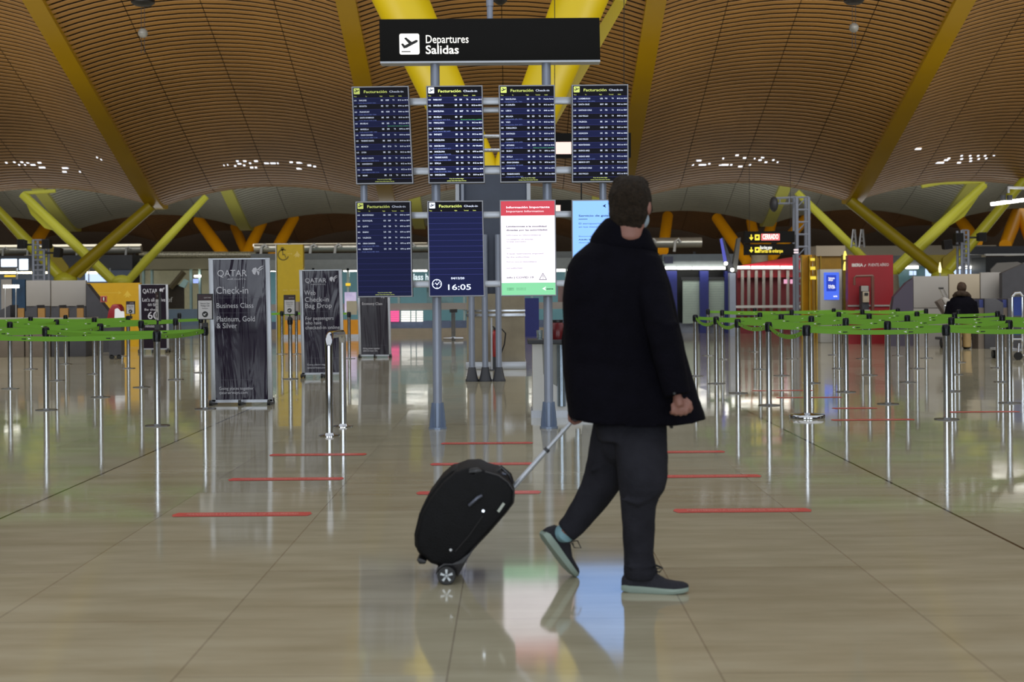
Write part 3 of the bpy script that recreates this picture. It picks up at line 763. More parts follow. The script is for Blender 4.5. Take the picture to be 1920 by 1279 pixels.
def row_belts(q, skip=(), ends=(None, None), sag=.02):
    for i, posts in enumerate(q):
        if i in skip: continue
        for (a, ga, _), (b, gb, _) in zip(posts, posts[1:]): belt(a, ga, gb, sag)
        if ends[0] is not None and posts[0][1].x > ends[0] and posts[0][1].y < 26.5:
            g = posts[0][1]; belt(posts[0][0], g, Vector((max(ends[0], g.x-1.78), g.y, 0)), sag)
            OFF.append(Vector((max(ends[0], g.x-1.78), g.y, 0)))
        if ends[1] is not None and posts[-1][1].x < ends[1] and posts[-1][1].y < 23.2:
            g = posts[-1][1]; belt(posts[-1][0], g, Vector((min(ends[1], g.x+1.32), g.y, 0)), sag)
            OFF.append(Vector((min(ends[1], g.x+1.32), g.y, 0)))
OFF = []
row_belts(ql, ends=(-10.6, None)); row_belts(qr, ends=(None, 9.6))
# the belts that run away from the viewer
def find(q, s): return [p for r in q for p in r if p[2] == s][0]
def link(q, a, b, sag=.05):
    A, B = find(q, a), find(q, b); belt(A[0], A[1], B[1], sag)
link(ql, (295.5,798.5), (87,769), .02); link(ql, (295.5,798.5), (385,767), .02)
link(qr, (1513.4,784), (1442,760.3), .09); link(qr, (1384,737.5), (1442,760.3), .05); link(qr, (1343.6,719.7), (1384,737.5), .08); link(qr, (1304.5,705.6), (1343.6,719.7), .08)
link(qr, (1775,786.6), (1893,756), .02); link(ql, (87,769), (189,745), .03); link(ql, (19.5,729), (107,714), .03)
i = 0
for g in OFF:           # posts that hold the far ends of belts running out of view
    near = [p for q in (ql, qr) for r in q for p in r if (p[1]-g).length < .5]
    if near: continue
    t = copy_tree(proto); t.location = g
    for ch in list(t.children):
        if ch.name.split('.')[0] == 'belt': bpy.data.objects.remove(ch)
    side = 'left' if g.x < 0 else 'right'
    t['label'] = 'chrome belt post at the outer end of the %s queue, %d metres in' % (side, round(g.y - 14)); ORG[t.name] = g.copy()
# further free-standing posts
for s, lb in (((544.7,711), 'chrome belt post between the two dark banners, carrying a framed sign'), ((655,672.8), 'slim dark belt post with pale placard beside the second dark banner'),
              ((529,664), 'thin belt post in front of the yellow totem'), ((556,664), 'belt post behind the small framed sign at the yellow totem')):
    g = ground(*s); t = copy_tree(proto); t.location = g; t['label'] = lb; ORG[t.name] = g.copy()
    for ch in list(t.children):
        if ch.name.split('.')[0] == 'belt': bpy.data.objects.remove(ch)
    if s == (529,664): b529 = (t, g)
    if s == (556,664): belt(t, g, b529[1], .02); belt(t, g, g + Vector((1.3,0,0)), .02); belt(b529[0], b529[1], b529[1] - Vector((1.2,0,0)), .02)

# signs clipped on posts
m_paper = mat('paper', (196,194,196), rough=.6, var=.03)
m_mar = mat('sign_maroon', (58,36,44), rough=.5, var=.05)
def topper(px, label, yaw=0., arrow='dl', w=None, text=('Business Class', 'Privilege Club', 'Boarding pass')):
    x0, y0, x1, y1, D = px
    c = at((x0+x1)/2, y1, D); hw = (w or (x1-x0)*D/F)/2; h = (y1-y0)*D/F
    dx = Vector((math.cos(yaw), math.sin(yaw), 0))*hw; up = Vector((0,0,h))
    P = Panel(c-dx+up, c+dx+up, c-dx)
    if yaw: P.n = Vector((math.sin(yaw), -math.cos(yaw), 0))
    t = thing('post_sign', c, label, 'sign', 'framed signs on belt posts')
    mb = MB(); P.rect(mb, 0, 0, 1, 1, 0, .022); fr = mb.build('frame', m_black, t)
    mb = MB(); P.rect(mb, .07, .26, .93, .97, .002); pp = mb.build('paper', m_paper, t)
    mb = MB(); P.rect(mb, .07, .04, .93, .24, .002); hd = mb.build('heading', m_mar, t)
    mb = MB(); P.text(mb, 'QATAR', .42, .17, .014, width=.45, d=.004); mb.build('lettering', m_paper, hd)
    mb = MB()
    for i, s in enumerate(text): P.text(mb, s, .5, .40 + i*.09, .018 if i < 2 else .012, 'CENTER', width=None, sx=.7, d=.004)
    P.disc(mb, .5, .79, .034, .004, 20); mb.build('print', m_ink, pp)
    mb = MB(); P.poly(mb, [(.40,.83),(.40,.76),(.455,.785),(.56,.74),(.59,.765),(.49,.81),(.53,.845)], .006); mb.build('arrow', m_paper, pp)
    mb = MB(); mb.tube([c + Vector((0,.012,-.06)), c + Vector((0,.012,.02))], .011, n=8); mb.cbox(c + Vector((0,.012,-.06)), (.05,.05,.05)); mb.build('clamp', m_black, t)
    return t
topper((370,551,399.5,599.5,16.32), 'framed paper sign with arrow beside the large dark banner')
topper((286,547,304,602,14.24), 'narrow framed paper sign seen almost edge-on above the nearest left post', yaw=math.radians(-66), w=.19)
topper((532,553,554,590,22.05), 'framed paper sign with arrow between the two dark banners')
topper((236.5,565,253,589,25.5), 'small framed paper sign in front of the yellow partition')
c = at(660, 590, 29.2)
t = thing('placard', c, 'blank pale placard on a post behind the second dark banner', 'sign')
MB().box((c.x-.11, c.y-.01, c.z), (c.x+.10, c.y+.01, c.z+.28)).build('card', mat('pale_card', (176,168,146), rough=.6, var=.04), t)
MB().tube([(c.x-.05, c.y+.02, c.z-.05), (c.x-.05, c.y+.02, c.z+.1)], .012, n=8).build('clip', m_black, t)

# red distance tapes on the floor
m_tape = mat('tape_red', (196,74,70), rough=.35, var=.06)
m_tapew = mat('tape_print', (228,150,140), rough=.4, var=0)
def tape(x0, x1, y, label, hpx=8):
    g0, g1 = ground(x0, y), ground(x1, y - (x1-x0)*ROLL*.9)
    D = g0.y; hd = min(.075, .5*hpx*D*D/(F*EYE))
    g0.y = g1.y = D
    L = (g1-g0).length
    mb = MB()
    mb.add([(g0.x+.02, D-hd, .002), (g1.x-.02, D-hd, .002), (g1.x, D, .002), (g1.x-.02, D+hd, .002), (g0.x+.02, D+hd, .002), (g0.x, D, .002)], [(0,1,2,3,4,5)])
    t = tag(mb.build('floor_tape', m_tape, org=((g0.x+g1.x)/2, D, 0)), label, 'floor tape', 'red distance tapes')
    P = Panel((g0.x, D+hd, .002), (g1.x, D+hd, .002), (g0.x, D-hd, .002)); P.n = Vector((0,0,1))
    tx = MB(); P.text(tx, 'MANTENGA LA DISTANCIA DE SEGURIDAD', .1, .66, hd*.75, width=.8, bold=.01, d=.0012)
    ch = tx.build('lettering', m_tapew, t, org=((g0.x+g1.x)/2, D, 0))
for a in ((323,585,966,'red floor tape, nearest of the left column of tapes'),(428,645,899.5,'red floor tape, middle of the left column of tapes'),(505,688,853.5,'red floor tape, farthest of the left column of tapes'),
          (780,1015,925,'red floor tape partly behind the suitcase top'),(806,1003,871,'red floor tape just above the suitcase'),(826,1000,832,'red floor tape between the two gantry post feet'),
          (1262,1522,958.5,'red floor tape, nearest one right of the walking man'),(1160,1428,894.5,'red floor tape ending right of the walking man, second row'),(1180,1360,848.5,'red floor tape right of the walking man at thigh height'),
          (1410,1525,733,'thin far red tape behind the thick-based belt post'),(1455,1580,746,'thin far red tape just right of the thick-based belt post'),(1560,1645,766,'thin far red tape, third of those among the right posts'),(1558,1715,788,'long thin red tape in front of the right posts'),(1776,1912,773,'thin far red tape right of the nearest right post')):
    tape(*a)

# ------------------------------------------------------------------ banners
def crumple(m, sx, sz, dist):
    nt = m.node_tree; mp = nt.nodes.new('ShaderNodeMapping'); mp.inputs['Scale'].default_value = (sx, sx, sz)
    tc = [n for n in nt.nodes if n.type == 'TEX_COORD'][0]; bp = [n for n in nt.nodes if n.type == 'BUMP'][0]; n2 = bp.inputs['Height'].links[0].from_node
    nt.links.new(tc.outputs['Object'], mp.inputs['Vector']); nt.links.new(mp.outputs['Vector'], n2.inputs['Vector']); n2.inputs['Scale'].default_value = 1; n2.inputs['Distortion'].default_value = .8
    bp.inputs['Distance'].default_value = dist; bp.inputs['Strength'].default_value = 1
m_film = mat('banner_film_purple', (40,32,50), rough=.12, var=.12, scale=1.5, bump=.9, bscale=5, spec=.35)
m_film2 = mat('banner_film_dark', (40,34,44), rough=.16, var=.1, scale=1.5, bump=.6, bscale=4, spec=.3)
crumple(m_film, 5, .7, .022); crumple(m_film2, 4, .6, .008)
m_blet = mat('banner_lettering', (206,206,216), rough=.5, var=0)
m_bline = mat('banner_rule', (92,88,104), rough=.5, var=0)
def oryx(P, mb, u, v, s):
    """round antelope emblem with two long swept horns"""
    q = lambda pts: P.poly(mb, [(u + a*s, v + b*s*P.w/P.h) for a, b in pts], .006)
    q([(-.55,-.1),(-.35,-.42),(.0,-.5),(.12,-.2),(-.05,.15),(-.12,.45),(-.4,.3)])
    q([(.05,-.05),(.3,-.2),(.42,.05),(.36,.42),(.22,.5),(.12,.2)])
    q([(.10,-.22),(.55,-.62),(1.0,-.72),(.62,-.48),(.2,-.12)]); q([(.18,-.10),(.7,-.36),(1.0,-.5),(.72,-.26),(.3,.0)])
def banner(px, label, lines, rules=(), scale=1., film=None, url=True, bar=None):
    (ax, ay), (bx, by), (cx, cy), base_y, D = px
    P = Panel(at(ax, ay, D), at(bx, by, D), at(cx, cy, D))
    o = P.p(.5, 1); o.z = 0
    t = thing('banner_stand', o, label, 'banner', 'airline banners on wheeled frames')
    mb = MB(); P.rect(mb, .07, 0, .93, 1, 0, .012); sh = mb.build('print', film or m_film, t)
    for a, b in ((0,.075),(.925,1)):
        mb = MB(); P.rect(mb, a, -.004, b, 1.0, .012, .04); mb.build('upright', m_steel, t, bevel=.004)
    mb = MB(); P.rect(mb, 0, -.008, 1, .0, .012, .04); P.rect(mb, 0, .985, 1, 1.004, .012, .04); mb.build('cross_bar', m_steel, t)
    zf = P.p(.5,1).z
    for u in (.03, .5, .97):
        p = P.p(u, 1)
        MB().box((p.x-.02, D-.16, zf-.035), (p.x+.02, D+.16, zf)).build('foot_bar', m_dgrey, t)
        for yy in (-.15, .15):
            mb = MB(); mb.tube([(p.x-.014, D+yy, .034), (p.x+.014, D+yy, .034)], .034, n=14); mb.box((p.x-.012, D+yy-.02, .034), (p.x+.012, D+yy+.02, zf-.02)); mb.build('caster', m_black, t, smooth=True)
    if bar: p0, p1 = P.p(.05, 1), P.p(.95, 1); MB().box((p0.x, D+.02, zf-.075), (p1.x, D+.06, zf-.04)).build('lower_bar', bar, t)
    tx = MB()
    for s, u, v, cap, wd in lines: P.text(tx, s, u, v, cap, width=wd, d=.005, res=3)
    l = tx.build('lettering', m_blet, sh)
    em = MB(); oryx(P, em, .78*scale if scale < 1 else .775, .085, .13); em.build('emblem', m_blet, sh)
    ru = MB()
    for v in rules: P.rect(ru, .11, v-.001, .87, v+.001, .005)
    if ru.v: ru.build('rule_line', m_bline, sh)
    return t, P
m_ybar = mat('yellow_bar', (196,150,20), rough=.4, var=.05)
banner(((391,487,),(506,486),(396.5,754),760,17.0), 'large dark purple airline banner headed Check-in, wrinkled glossy film', [
    ('QATAR',.135,.118,.077,.48),('AIRWAYS القطرية'[:7],.30,.143,.016,.30),('Check-in',.11,.24,.085,.52),('Business Class',.11,.34,.060,.60),('Platinum, Gold',.11,.435,.062,.62),('& Silver',.11,.482,.062,.33),
    ('Going places together',.13,.915,.036,.56),('qatarairways.com',.13,.944,.036,.46)], (.27,.375,.845), bar=m_ybar)
banner(((561,508),(641,507),(566,702),709,22.5), 'dark airline banner reading Web Check-in Bag Drop, behind the steel handrail', [
    ('QATAR',.125,.115,.070,.50),('AIRWAYS',.26,.137,.014,.34),('Web',.11,.235,.075,.26),('Check-in',.11,.30,.075,.56),('Bag Drop',.11,.36,.075,.62),('For passengers',.11,.475,.055,.66),('who have',.11,.52,.055,.38),('checked-in online',.11,.565,.055,.80),
    ('Going places together',.13,.915,.03,.55),('qatarairways.com',.13,.945,.03,.44)], (.395,.845))
banner(((670,545),(731,545),(673,667),672,29.6), 'dark airline banner reading Economy Class under the first flight board', [
    ('Economy Class',.13,.22,.055,.62),('Going places together',.13,.90,.035,.52),('qatarairways.com',.13,.935,.035,.44)], (.84,), film=m_film2)
banner(((260,534),(315,534),(262,655),660,33.0), 'dark airline banner with large 60 behind the left queue posts', [
    ('QATAR',.13,.13,.10,.50),('Let\'s all arrive',.11,.26,.085,.78),('on time',.30,.33,.085,.40),('Be there',.18,.40,.05,.5),('60',.28,.53,.17,.36),('minutes before',.2,.66,.07,.6)], (), film=m_film2)

# steel handrail
g0, g1 = ground(618, 817.5), ground(640.5, 800); g1.x = g0.x + .015
t = thing('handrail', (g0.x, (g0.y+g1.y)/2, 0), 'polished steel hoop handrail in front of the second banner', 'handrail')
zt = at(618, 629, g0.y).z
pts = [Vector((g0.x, g0.y, .01)), Vector((g0.x, g0.y, zt-.10))] + [Vector((g0.x, g0.y + .10*(1-math.cos(a)), zt-.10+.10*math.sin(a))) for a in (.4,.8,1.2,1.57)] + \
      [Vector((g1.x, g1.y - .10*(1-math.cos(a)), zt-.10+.10*math.sin(a))) for a in (1.57,1.2,.8,.4)] + [Vector((g1.x, g1.y, zt-.10)), Vector((g1.x, g1.y, .01))]
MB().tube(pts, .036, n=20).build('hoop', m_chrome, t, smooth=True)
for g in (g0, g1): MB().lathe([(.10,0),(.10,.008),(.05,.012),(.04,.03)], (g.x, g.y, 0), 24).build('floor_plate', m_chrome, t, smooth=True)

# white counter behind the man
Dc = 14.9
x0 = at(999, 700, Dc).x; x1 = x0 + 1.15; zt = at(1000, 638, Dc).z
t = thing('counter', ((x0+x1)/2, Dc+.3, 0), 'white and glass standing counter with dark top behind the right gantry post', 'counter')
MB().box((x0-.05, Dc-.05, zt-.04), (x1+.05, Dc+.60, zt)).build('counter_top', m_dgrey, t, bevel=.006)
mb = MB(); mb.prism([(x0, Dc, .07), (x0+.52, Dc, .07), (x0+.50, Dc, .18), (x0+.30, Dc, .30), (x0+.16, Dc, .38), (x0+.11, Dc, .46), (x0+.10, Dc, zt-.04), (x0, Dc, zt-.04)], (0,.5,0)); mb.build('side_panel', m_white, t)
MB().box((x0+.02, Dc+.02, .07), (x0+.40, Dc+.48, zt-.04)).build('body', mat('frosted_panel', (150,152,146), rough=.4, var=.06), t)
m_glass = mat('clear_glass', (210,225,230), rough=.05, var=0, trans=.9)
for k in range(3):
    X = x0 + .30 + k*.17
    MB().tube([(X, Dc-.005+.04*k, .12), (X, Dc-.005+.04*k, zt-.05)], .045, n=18).build('glass_tube', mat('tinted_steel', (150,165,180), rough=.15, metal=.8, var=.1), t, smooth=True)
MB().box((x0-.02, Dc-.02, 0), (x1, Dc+.52, .075)).build('plinth', m_steel, t)
MB().box((x0+.44, Dc+.02, .07), (x1-.02, Dc+.48, zt-.04)).build('rear_body', mat('counter_grey', (120,126,134), rough=.4, var=.06), t)
p = at(1012, 637, Dc+.2)
t = thing('drinking_glass', (p.x, p.y, zt), 'clear glass on the dark counter top', 'glass')
mb = MB(); mb.lathe([(.030,0),(.035,.10),(.033,.10),(.028,.006)], (p.x, p.y, zt), 18); mb.build('tumbler', m_glass, t, smooth=True)
p = at(1046, 637, Dc+.25)
t = thing('jar', (p.x, p.y, zt), 'dark red jar on the counter top beside the man', 'jar')
MB().lathe([(.07,0),(.075,.02),(.075,.15),(.05,.18)], (p.x, p.y, zt), 20).build('jar_body', mat('jar_red', (110,22,26), rough=.3, var=.1), t, smooth=True)
MB().lathe([(.055,.18),(.055,.205)], (p.x, p.y, zt), 20).build('lid', m_black, t, smooth=True)
# ------------------------------------------------------------------ things along the far side of the hall
def slab(mb, x0, y0, x1, y1, D, depth=.1, floor=False):
    a, b = at(x0, y0, D), at(x1, y1, D)
    za, zb = (a.z+b.z)/2 if False else a.z, (0 if floor else b.z)
    mb.box((a.x, D, min(za, zb)), (b.x, D+depth, max(za, zb))); return mb
def one(name, label, cat, x, D, group=None):
    p = at(x, 600, D); p.z = 0
    return thing(name, p, label, cat, group)
m_tube = glow('strip_light', (255,252,240), 9)
m_tubew = glow('strip_light_warm', (255,238,190), 7)
m_pgrey = mat('partition_grey', (150,146,142), rough=.4, var=.08, scale=.8)
m_pbeige = mat('partition_beige', (168,156,136), rough=.4, var=.06, scale=.8)
m_slate = mat('desk_slate', (62,62,68), rough=.5, var=.1)
m_purp = mat('partition_purple_grey', (72,66,82), rough=.45, var=.1, scale=.8)
m_desk = mat('desk_taupe', (104,94,84), rough=.5, var=.08)
m_ywall = mat('wall_yellow', (206,160,10), rough=.5, var=.04)
m_ytot = mat('totem_yellow', (200,172,16), rough=.5, var=.04)
m_orange = mat('panel_orange', (222,150,14), rough=.5, var=.05)
m_ochre = mat('faint_sign_ochre', (158,128,20), rough=.6, var=0)
m_redw = mat('red_wall', (140,24,34), rough=.45, var=.08, scale=1.2)
m_navy = mat('navy_panel', (26,36,110), rough=.45, var=.06)
m_shut = mat('pale_shutter', (150,166,158), rough=.5, var=.05)
m_teal = mat('teal_glass', (46,84,92), rough=.12, var=.3, scale=1.2)
m_dark = mat('shop_dark', (24,26,30), rough=.5, var=.15)
m_beam = mat('soffit_grey', (120,128,130), rough=.5, var=.06)
m_duct = mat('silver_duct', (206,204,192), rough=.3, metal=.6, var=.12, scale=1.5)
m_redz = mat('slat_red', (118,34,42), rough=.5, var=.1)

# left check-in desks and partitions
for i, (x0, x1, lb) in enumerate(((48,95,'grey check-in back panel at the far left'), (95,162,'wide grey check-in back panel left of the yellow wall'))):
    D = 33.5; t = one('back_panel', lb, 'partition', (x0+x1)/2, D)
    slab(MB(), x0+.6, 526, x1-.6, 574, D, .12).build('panel', m_pgrey, t, bevel=.01)
    slab(MB(), x0+1, 574, x1-1, 600, D+.02, .08, True).build('lower_panel', m_slate, t)
D = 33.4; t = one('wing_panel', 'dark slanting side panel between grey check-in panels and yellow wall', 'partition', 185, D)
a = at(162,530,D); q = [at(162,532,D), at(214,598,D), at(214,660,D), at(162,660,D)]
for p in q: p.z = max(p.z, 0)
q[2].z = q[3].z = 0
MB().prism(q, (0,.3,0)).build('panel', m_slate, t)
for i, (x0, x1, px0, px1, lb) in enumerate(((-6,46,33,45,'first check-in desk from the left edge'),(46,95,71,84,'second check-in desk from the left edge'),(95,129,112,128,'third check-in desk, under the wide grey panel'),(129,162,144,156,'fourth check-in desk, beside the dark slanting panel'))):
    D = 31.0; t = one('check_in_desk', lb, 'desk', (x0+x1)/2, D, 'check-in desks on the left')
    a, b = at(x0,574,D), at(x1,660,D)
    MB().box((a.x+.01, D, 0), (b.x-.01, D+.9, a.z-.25)).build('body', m_desk if i < 2 else m_slate, t, bevel=.01)
    h = (b.x-a.x)
    pr = [Vector((a.x+.01, D-.02, a.z-.27)), Vector((a.x+h*.5, D-.02, a.z-.27)), Vector((a.x+h*.5, D-.02, a.z+.02)), Vector((a.x+.02, D-.02, a.z-.12))]
    MB().prism(pr, (0,.5,0)).build('monitor_hood', m_slate, t)
    slab(MB(), px0, 578, px1, 597, D-.03, .06).build('wood_panel', mat('desk_wood', (150,112,60), rough=.4, var=.15, scale=3), t)
    MB().box((a.x, D-.06, a.z-.29), (b.x, D+.92, a.z-.25)).build('desk_top', m_pgrey, t)
D = 40; t = one('back_panel', 'pale panel with dark blue side at the left edge', 'partition', 23, D)
slab(MB(), 2, 524, 22, 562, D, .1, True).build('pale_panel', m_pgrey, t); slab(MB(), 23, 524, 47, 572, D, .1, True).build('blue_panel', mat('deep_blue', (30,62,92), rough=.4, var=.3, scale=3), t)
t = thing('desk_lamp', at(19, 540, 30.6), 'glowing white bar lamp above the leftmost check-in desk', 'lamp')
slab(MB(), 6, 534.5, 33, 540, 30.6, .1).build('light_bar', m_tube, t); MB().tube([at(10, 538, 30.75), at(10, 598, 30.95)], .012, n=8).tube([at(30, 538, 30.75), at(30, 598, 30.95)], .012, n=8).build('stem', m_steel, t)
# floor plinth steps below desks
# yellow wall
D = 37; P = Panel(at(163,531,D), at(263,530,D), at(163,640,D)); t = one('yellow_wall_panel', 'yellow wall panel with faint arrow behind the left queue', 'partition', 213, D)
mb = MB(); slab(mb, 163, 531, 263, 640, D, .2, True); w_ = mb.build('panel', m_ywall, t)
mb = MB(); P.rect(mb, .18, .165, .60, .175, .004); P.poly(mb, [(.59,.14),(.65,.17),(.59,.20)], .004)
P.poly(mb, [(.68,.23),(.74,.16),(.76,.13),(.78,.16),(.84,.23),(.79,.22),(.80,.26),(.76,.24),(.72,.26),(.73,.22)], .004)
mb.build('arrow_and_plane', mat('faint_sign_light', (222,186,60), rough=.6, var=0), w_)
D = 33.0; t = thing('exit_sign', at(194,566,D), 'small red and white square sign on the dark slanting panel', 'sign')
slab(MB(), 188.5, 555, 200, 566.5, D, .04).build('frame', mat('pale_red', (206,110,100), rough=.5, var=0), t); mb = MB(); slab(mb, 190, 556.5, 198.5, 565, D-.01, .02); mb.build('plate', mat('dark_red', (110,22,22), rough=.5, var=0), t)
mb = MB(); slab(mb, 193.3, 557.5, 195.5, 564, D-.02, .02); mb.build('mark', m_white, t)
D = 29.5; b = at(209, 600, D)
t = thing('wheeled_case', (b.x, D, 0), 'rounded red case with white cover standing behind the left belts', 'luggage')
zb, zt = at(0,603,D).z, at(0,572,D).z; xa, xb = at(199,0,D).x, at(222,0,D).x
mb = MB(); mb.prism([(xa-.05,D,zb),(xb,D,zb),(xb,D,zt-.08),(xb-.06,D,zt),(xa+.08,D,zt),(xa,D,zt-.12)], (0,.3,0)); mb.build('shell', m_redw, t, bevel=.03)
mb = MB(); mb.prism([(xb-.13,D-.03,zb-.02),(xb+.02,D-.03,zb-.02),(xb+.01,D-.03,zt-.16),(xb-.06,D-.03,zt-.08),(xb-.12,D-.03,zt-.10)], (0,.28,0)); mb.build('cover', glow('white_cover', (235,235,235), .8), t, bevel=.02)  # the cover is no lamp; its white brightness is put in as glow
MB().box((xa, D+.02, .08), (xb, D+.28, zb)).build('trolley', m_slate, t)
mb = MB()
for x in (xa+.05, xb-.05): mb.tube([(x, D+.02, .05),(x, D+.07, .05)], .05, n=12)
mb.build('wheel', m_black, t)

# glazed atrium, left of the big banner
D = 64; t = one('glazed_front', 'pale lit glazed hall seen between the yellow wall and the large banner', 'shop front', 340, D)
slab(MB(), 262, 500, 396, 640, D+3, .2, True).build('rear_wall', mat('atrium_cream', (186,182,150), rough=.6, var=.08, emit=(186,182,150), es=.18), t)  # slight glow put into the wall colour for the lit hall
slab(MB(), 262, 485, 480, 504, D-.1, 3).build('soffit', mat('atrium_soffit', (128,122,98), rough=.6, var=.1, scale=.7), t)
for x in (266, 282, 355, 372): slab(MB(), x, 500, x+5, 640, D, .2, True).build('mullion', mat('pale_teal', (150,178,176), rough=.4, var=.1), t)
slab(MB(), 308, 534, 345, 579, D-.2, .1).build('brown_poster', mat('brown_poster', (48,40,30), rough=.3, var=.2), t)
P = Panel(at(308,534,D-.2), at(345,534,D-.2), at(308,579,D-.2)); mb = MB(); P.text(mb, 'of', .12, .72, .22, d=.01); mb.build('script', m_white, t)
slab(MB(), 314, 580, 372, 590, D-.3, .8, True).build('counter', mat('pale_blue_counter', (110,130,150), rough=.4, var=.05), t)
slab(MB(), 364, 516, 376, 519.5, D-.2, .1).build('strip_light', m_tube, t); slab(MB(), 362, 523, 371, 531, D-.2, .1).build('blue_screen', glow('blue_screen', (160,180,250), 1.2), t)
mb = MB()
mb.tube([at(320,540,D-.4), at(345,510,D-.4)], .14, n=6); mb.build('brown_duct', mat('brown_duct', (92,82,58), rough=.5, var=.1), t)
for x0 in (336,):
    mb = MB(); mb.prism([at(335,536,D-.5), at(345,523,D-.5), at(352,527,D-.5), at(346,540,D-.5)], (0,.2,0)); mb.build('hanging_panel', mat('pale_cyan', (170,204,204), rough=.4, var=.05), t)

# left upper: windows with white light strips
D = 64; t = one('upper_gallery', 'grey upper gallery with bright windows and strip lights at the far left', 'gallery', 120, D)
slab(MB(), -30, 480, 248, 505, D, 3).build('fascia', m_dgrey, t)
slab(MB(), -30, 505, 246, 640, D+2, .2, True).build('rear_wall', mat('gallery_back', (88,96,108), rough=.5, var=.4, scale=.8, emit=(96,108,124), es=.25), t)  # wall glows a little to imitate a lit interior
for x0, x1, y0, y1 in ((2,31,486,500),(36,52,486,506),(128,132,505,528)): slab(MB(), x0, y0, x1, y1, D-.05, .05).build('window_pane', glow('pale_daylight', (206,224,242), 3), t)
for x0, x1 in ((-8,32),(34,60),(82,96),(163,182),(184,197)): slab(MB(), x0, 509.5, x1, 513, D-.1, .1).build('strip_light', m_tubew, t)
slab(MB(), 8, 516, 28, 519.5, D-.2, .1).build('yellow_sign', glow('yellow_sign', (240,200,60), 1.1), t)
for x0, x1, y0, y1 in ((118,132,508,530),(160,200,512,528)): slab(MB(), x0, y0, x1, y1, D-.05, .05).build('window_pane', glow('pale_daylight_dim', (180,200,232), 1.6), t)
for x in (30, 117, 165, 205): slab(MB(), x, 503, x+2, 528, D-.3, .1).build('railing_post', m_steel, t)

# ducts with brackets
def duct(x0, x1, y0, y1, D, label):
    t = thing('duct', at((x0+x1)/2, y1, D), label, 'duct')
    z0, z1 = at(0,y0,D).z, at(0,y1,D).z; r = (z0-z1)/2
    MB().tube([(at(x0,0,D).x, D, z1+r), (at(x1,0,D).x, D, z1+r)], r, n=20).build('pipe', m_duct, t, smooth=True)
    slab(MB(), x0, y0-2.5, x1, y0-.5, D-.1, .3).build('top_sheen', glow('duct_sheen', (250,240,214), 1.1), t)  # glowing strip that paints a sheen along the duct top
    x = x0 + 22
    while x < x1:
        a = at(x, y1, D)
        mb = MB(); mb.tube([(a.x-.1, D-.25, z1-.15), (a.x-.06, D-.25, z1+r*1.2), (a.x+.05, D-.25, z1+r*1.7), (a.x+.14, D-.25, z1+r)], .05, n=8); mb.build('bracket', m_white, t, smooth=True)
        x += 46
    for xx in (x0+10, x1-10):
        mb = MB(); mb.tube([at(xx, y1-2, D+.1), at(xx, y1+14, D+.1)], .05, n=6); mb.build('support', m_dgrey, t)
duct(-10, 262, 462, 477, 67, 'silver duct with brackets at the far left under the dark ceiling')
duct(474, 800, 460, 477, 51, 'long silver duct with brackets behind the yellow totem')
duct(1200, 1312, 455, 474, 51, 'silver duct with brackets right of the man')
t = thing('duct', at(370, 482, 68), 'speckled foil-wrapped duct behind the large banner', 'duct')
MB().tube([at(262, 478, 68), at(480, 478, 68)], .155, n=12).build('pipe', mat('foil', (196,190,170), rough=.35, metal=.5, var=.6, scale=20), t, smooth=True)
slab(MB(), 262, 482, 480, 487, 68, .3).build('tray', m_black, t)

# yellow totem with wheelchair sign and orange counter
D = 44; P = Panel(at(519.5,459,D), at(569,458.5,D), at(520.5,590,D)); t = one('yellow_totem', 'tall yellow totem with wheelchair and plane symbols', 'sign', 544, D)
mb = MB(); slab(mb, 519.5, 459, 569, 592, D, .3, True); w_ = mb.build('panel', m_ytot, t); slab(MB(), 516.5, 459, 519, 592, D, .35, True).build('edge', m_white, t)
mb = MB(); P.disc(mb, .235, .145, .18, .004, 20, ring=.14, a0=.3, a1=5.2); P.disc(mb, .20, .06, .055, .004, 10); P.poly(mb, [(.185,.08),(.225,.08),(.24,.135),(.30,.135),(.34,.185),(.31,.19),(.28,.15),(.20,.15)], .004)
mb.build('wheelchair_symbol', mat('totem_ink', (110,96,20), rough=.6, var=0), w_)
mb = MB(); P.rect(mb, .38, .128, .50, .134, .004); P.poly(mb, [(.53,.12),(.57,.131),(.53,.142)], .004); P.poly(mb, [(.62,.165),(.72,.12),(.76,.09),(.80,.12),(.90,.165),(.82,.155),(.84,.185),(.76,.17),(.68,.185),(.70,.155)], .004)
aena(P, mb, .12, .655, 1.2); P.text(mb, 'aena', .22, .66, .06, d=.004, sx=.9); P.text(mb, 'sin barreras', .48, .66, .06, width=.32, d=.004)
mb.build('plane_symbol', mat('totem_mark', (222,200,110), rough=.6, var=0), w_)
t = one('orange_counter', 'low orange and yellow counter behind the second dark banner', 'counter', 600, 43)
slab(MB(), 534, 601, 672, 631, 43, .8, True).build('body', m_orange, t); slab(MB(), 530, 628, 676, 632, 42.9, 1, True).build('kick_plate', m_steel, t)
slab(MB(), 534, 566, 560, 600, 43.4, .3).build('machine', m_pgrey, t)

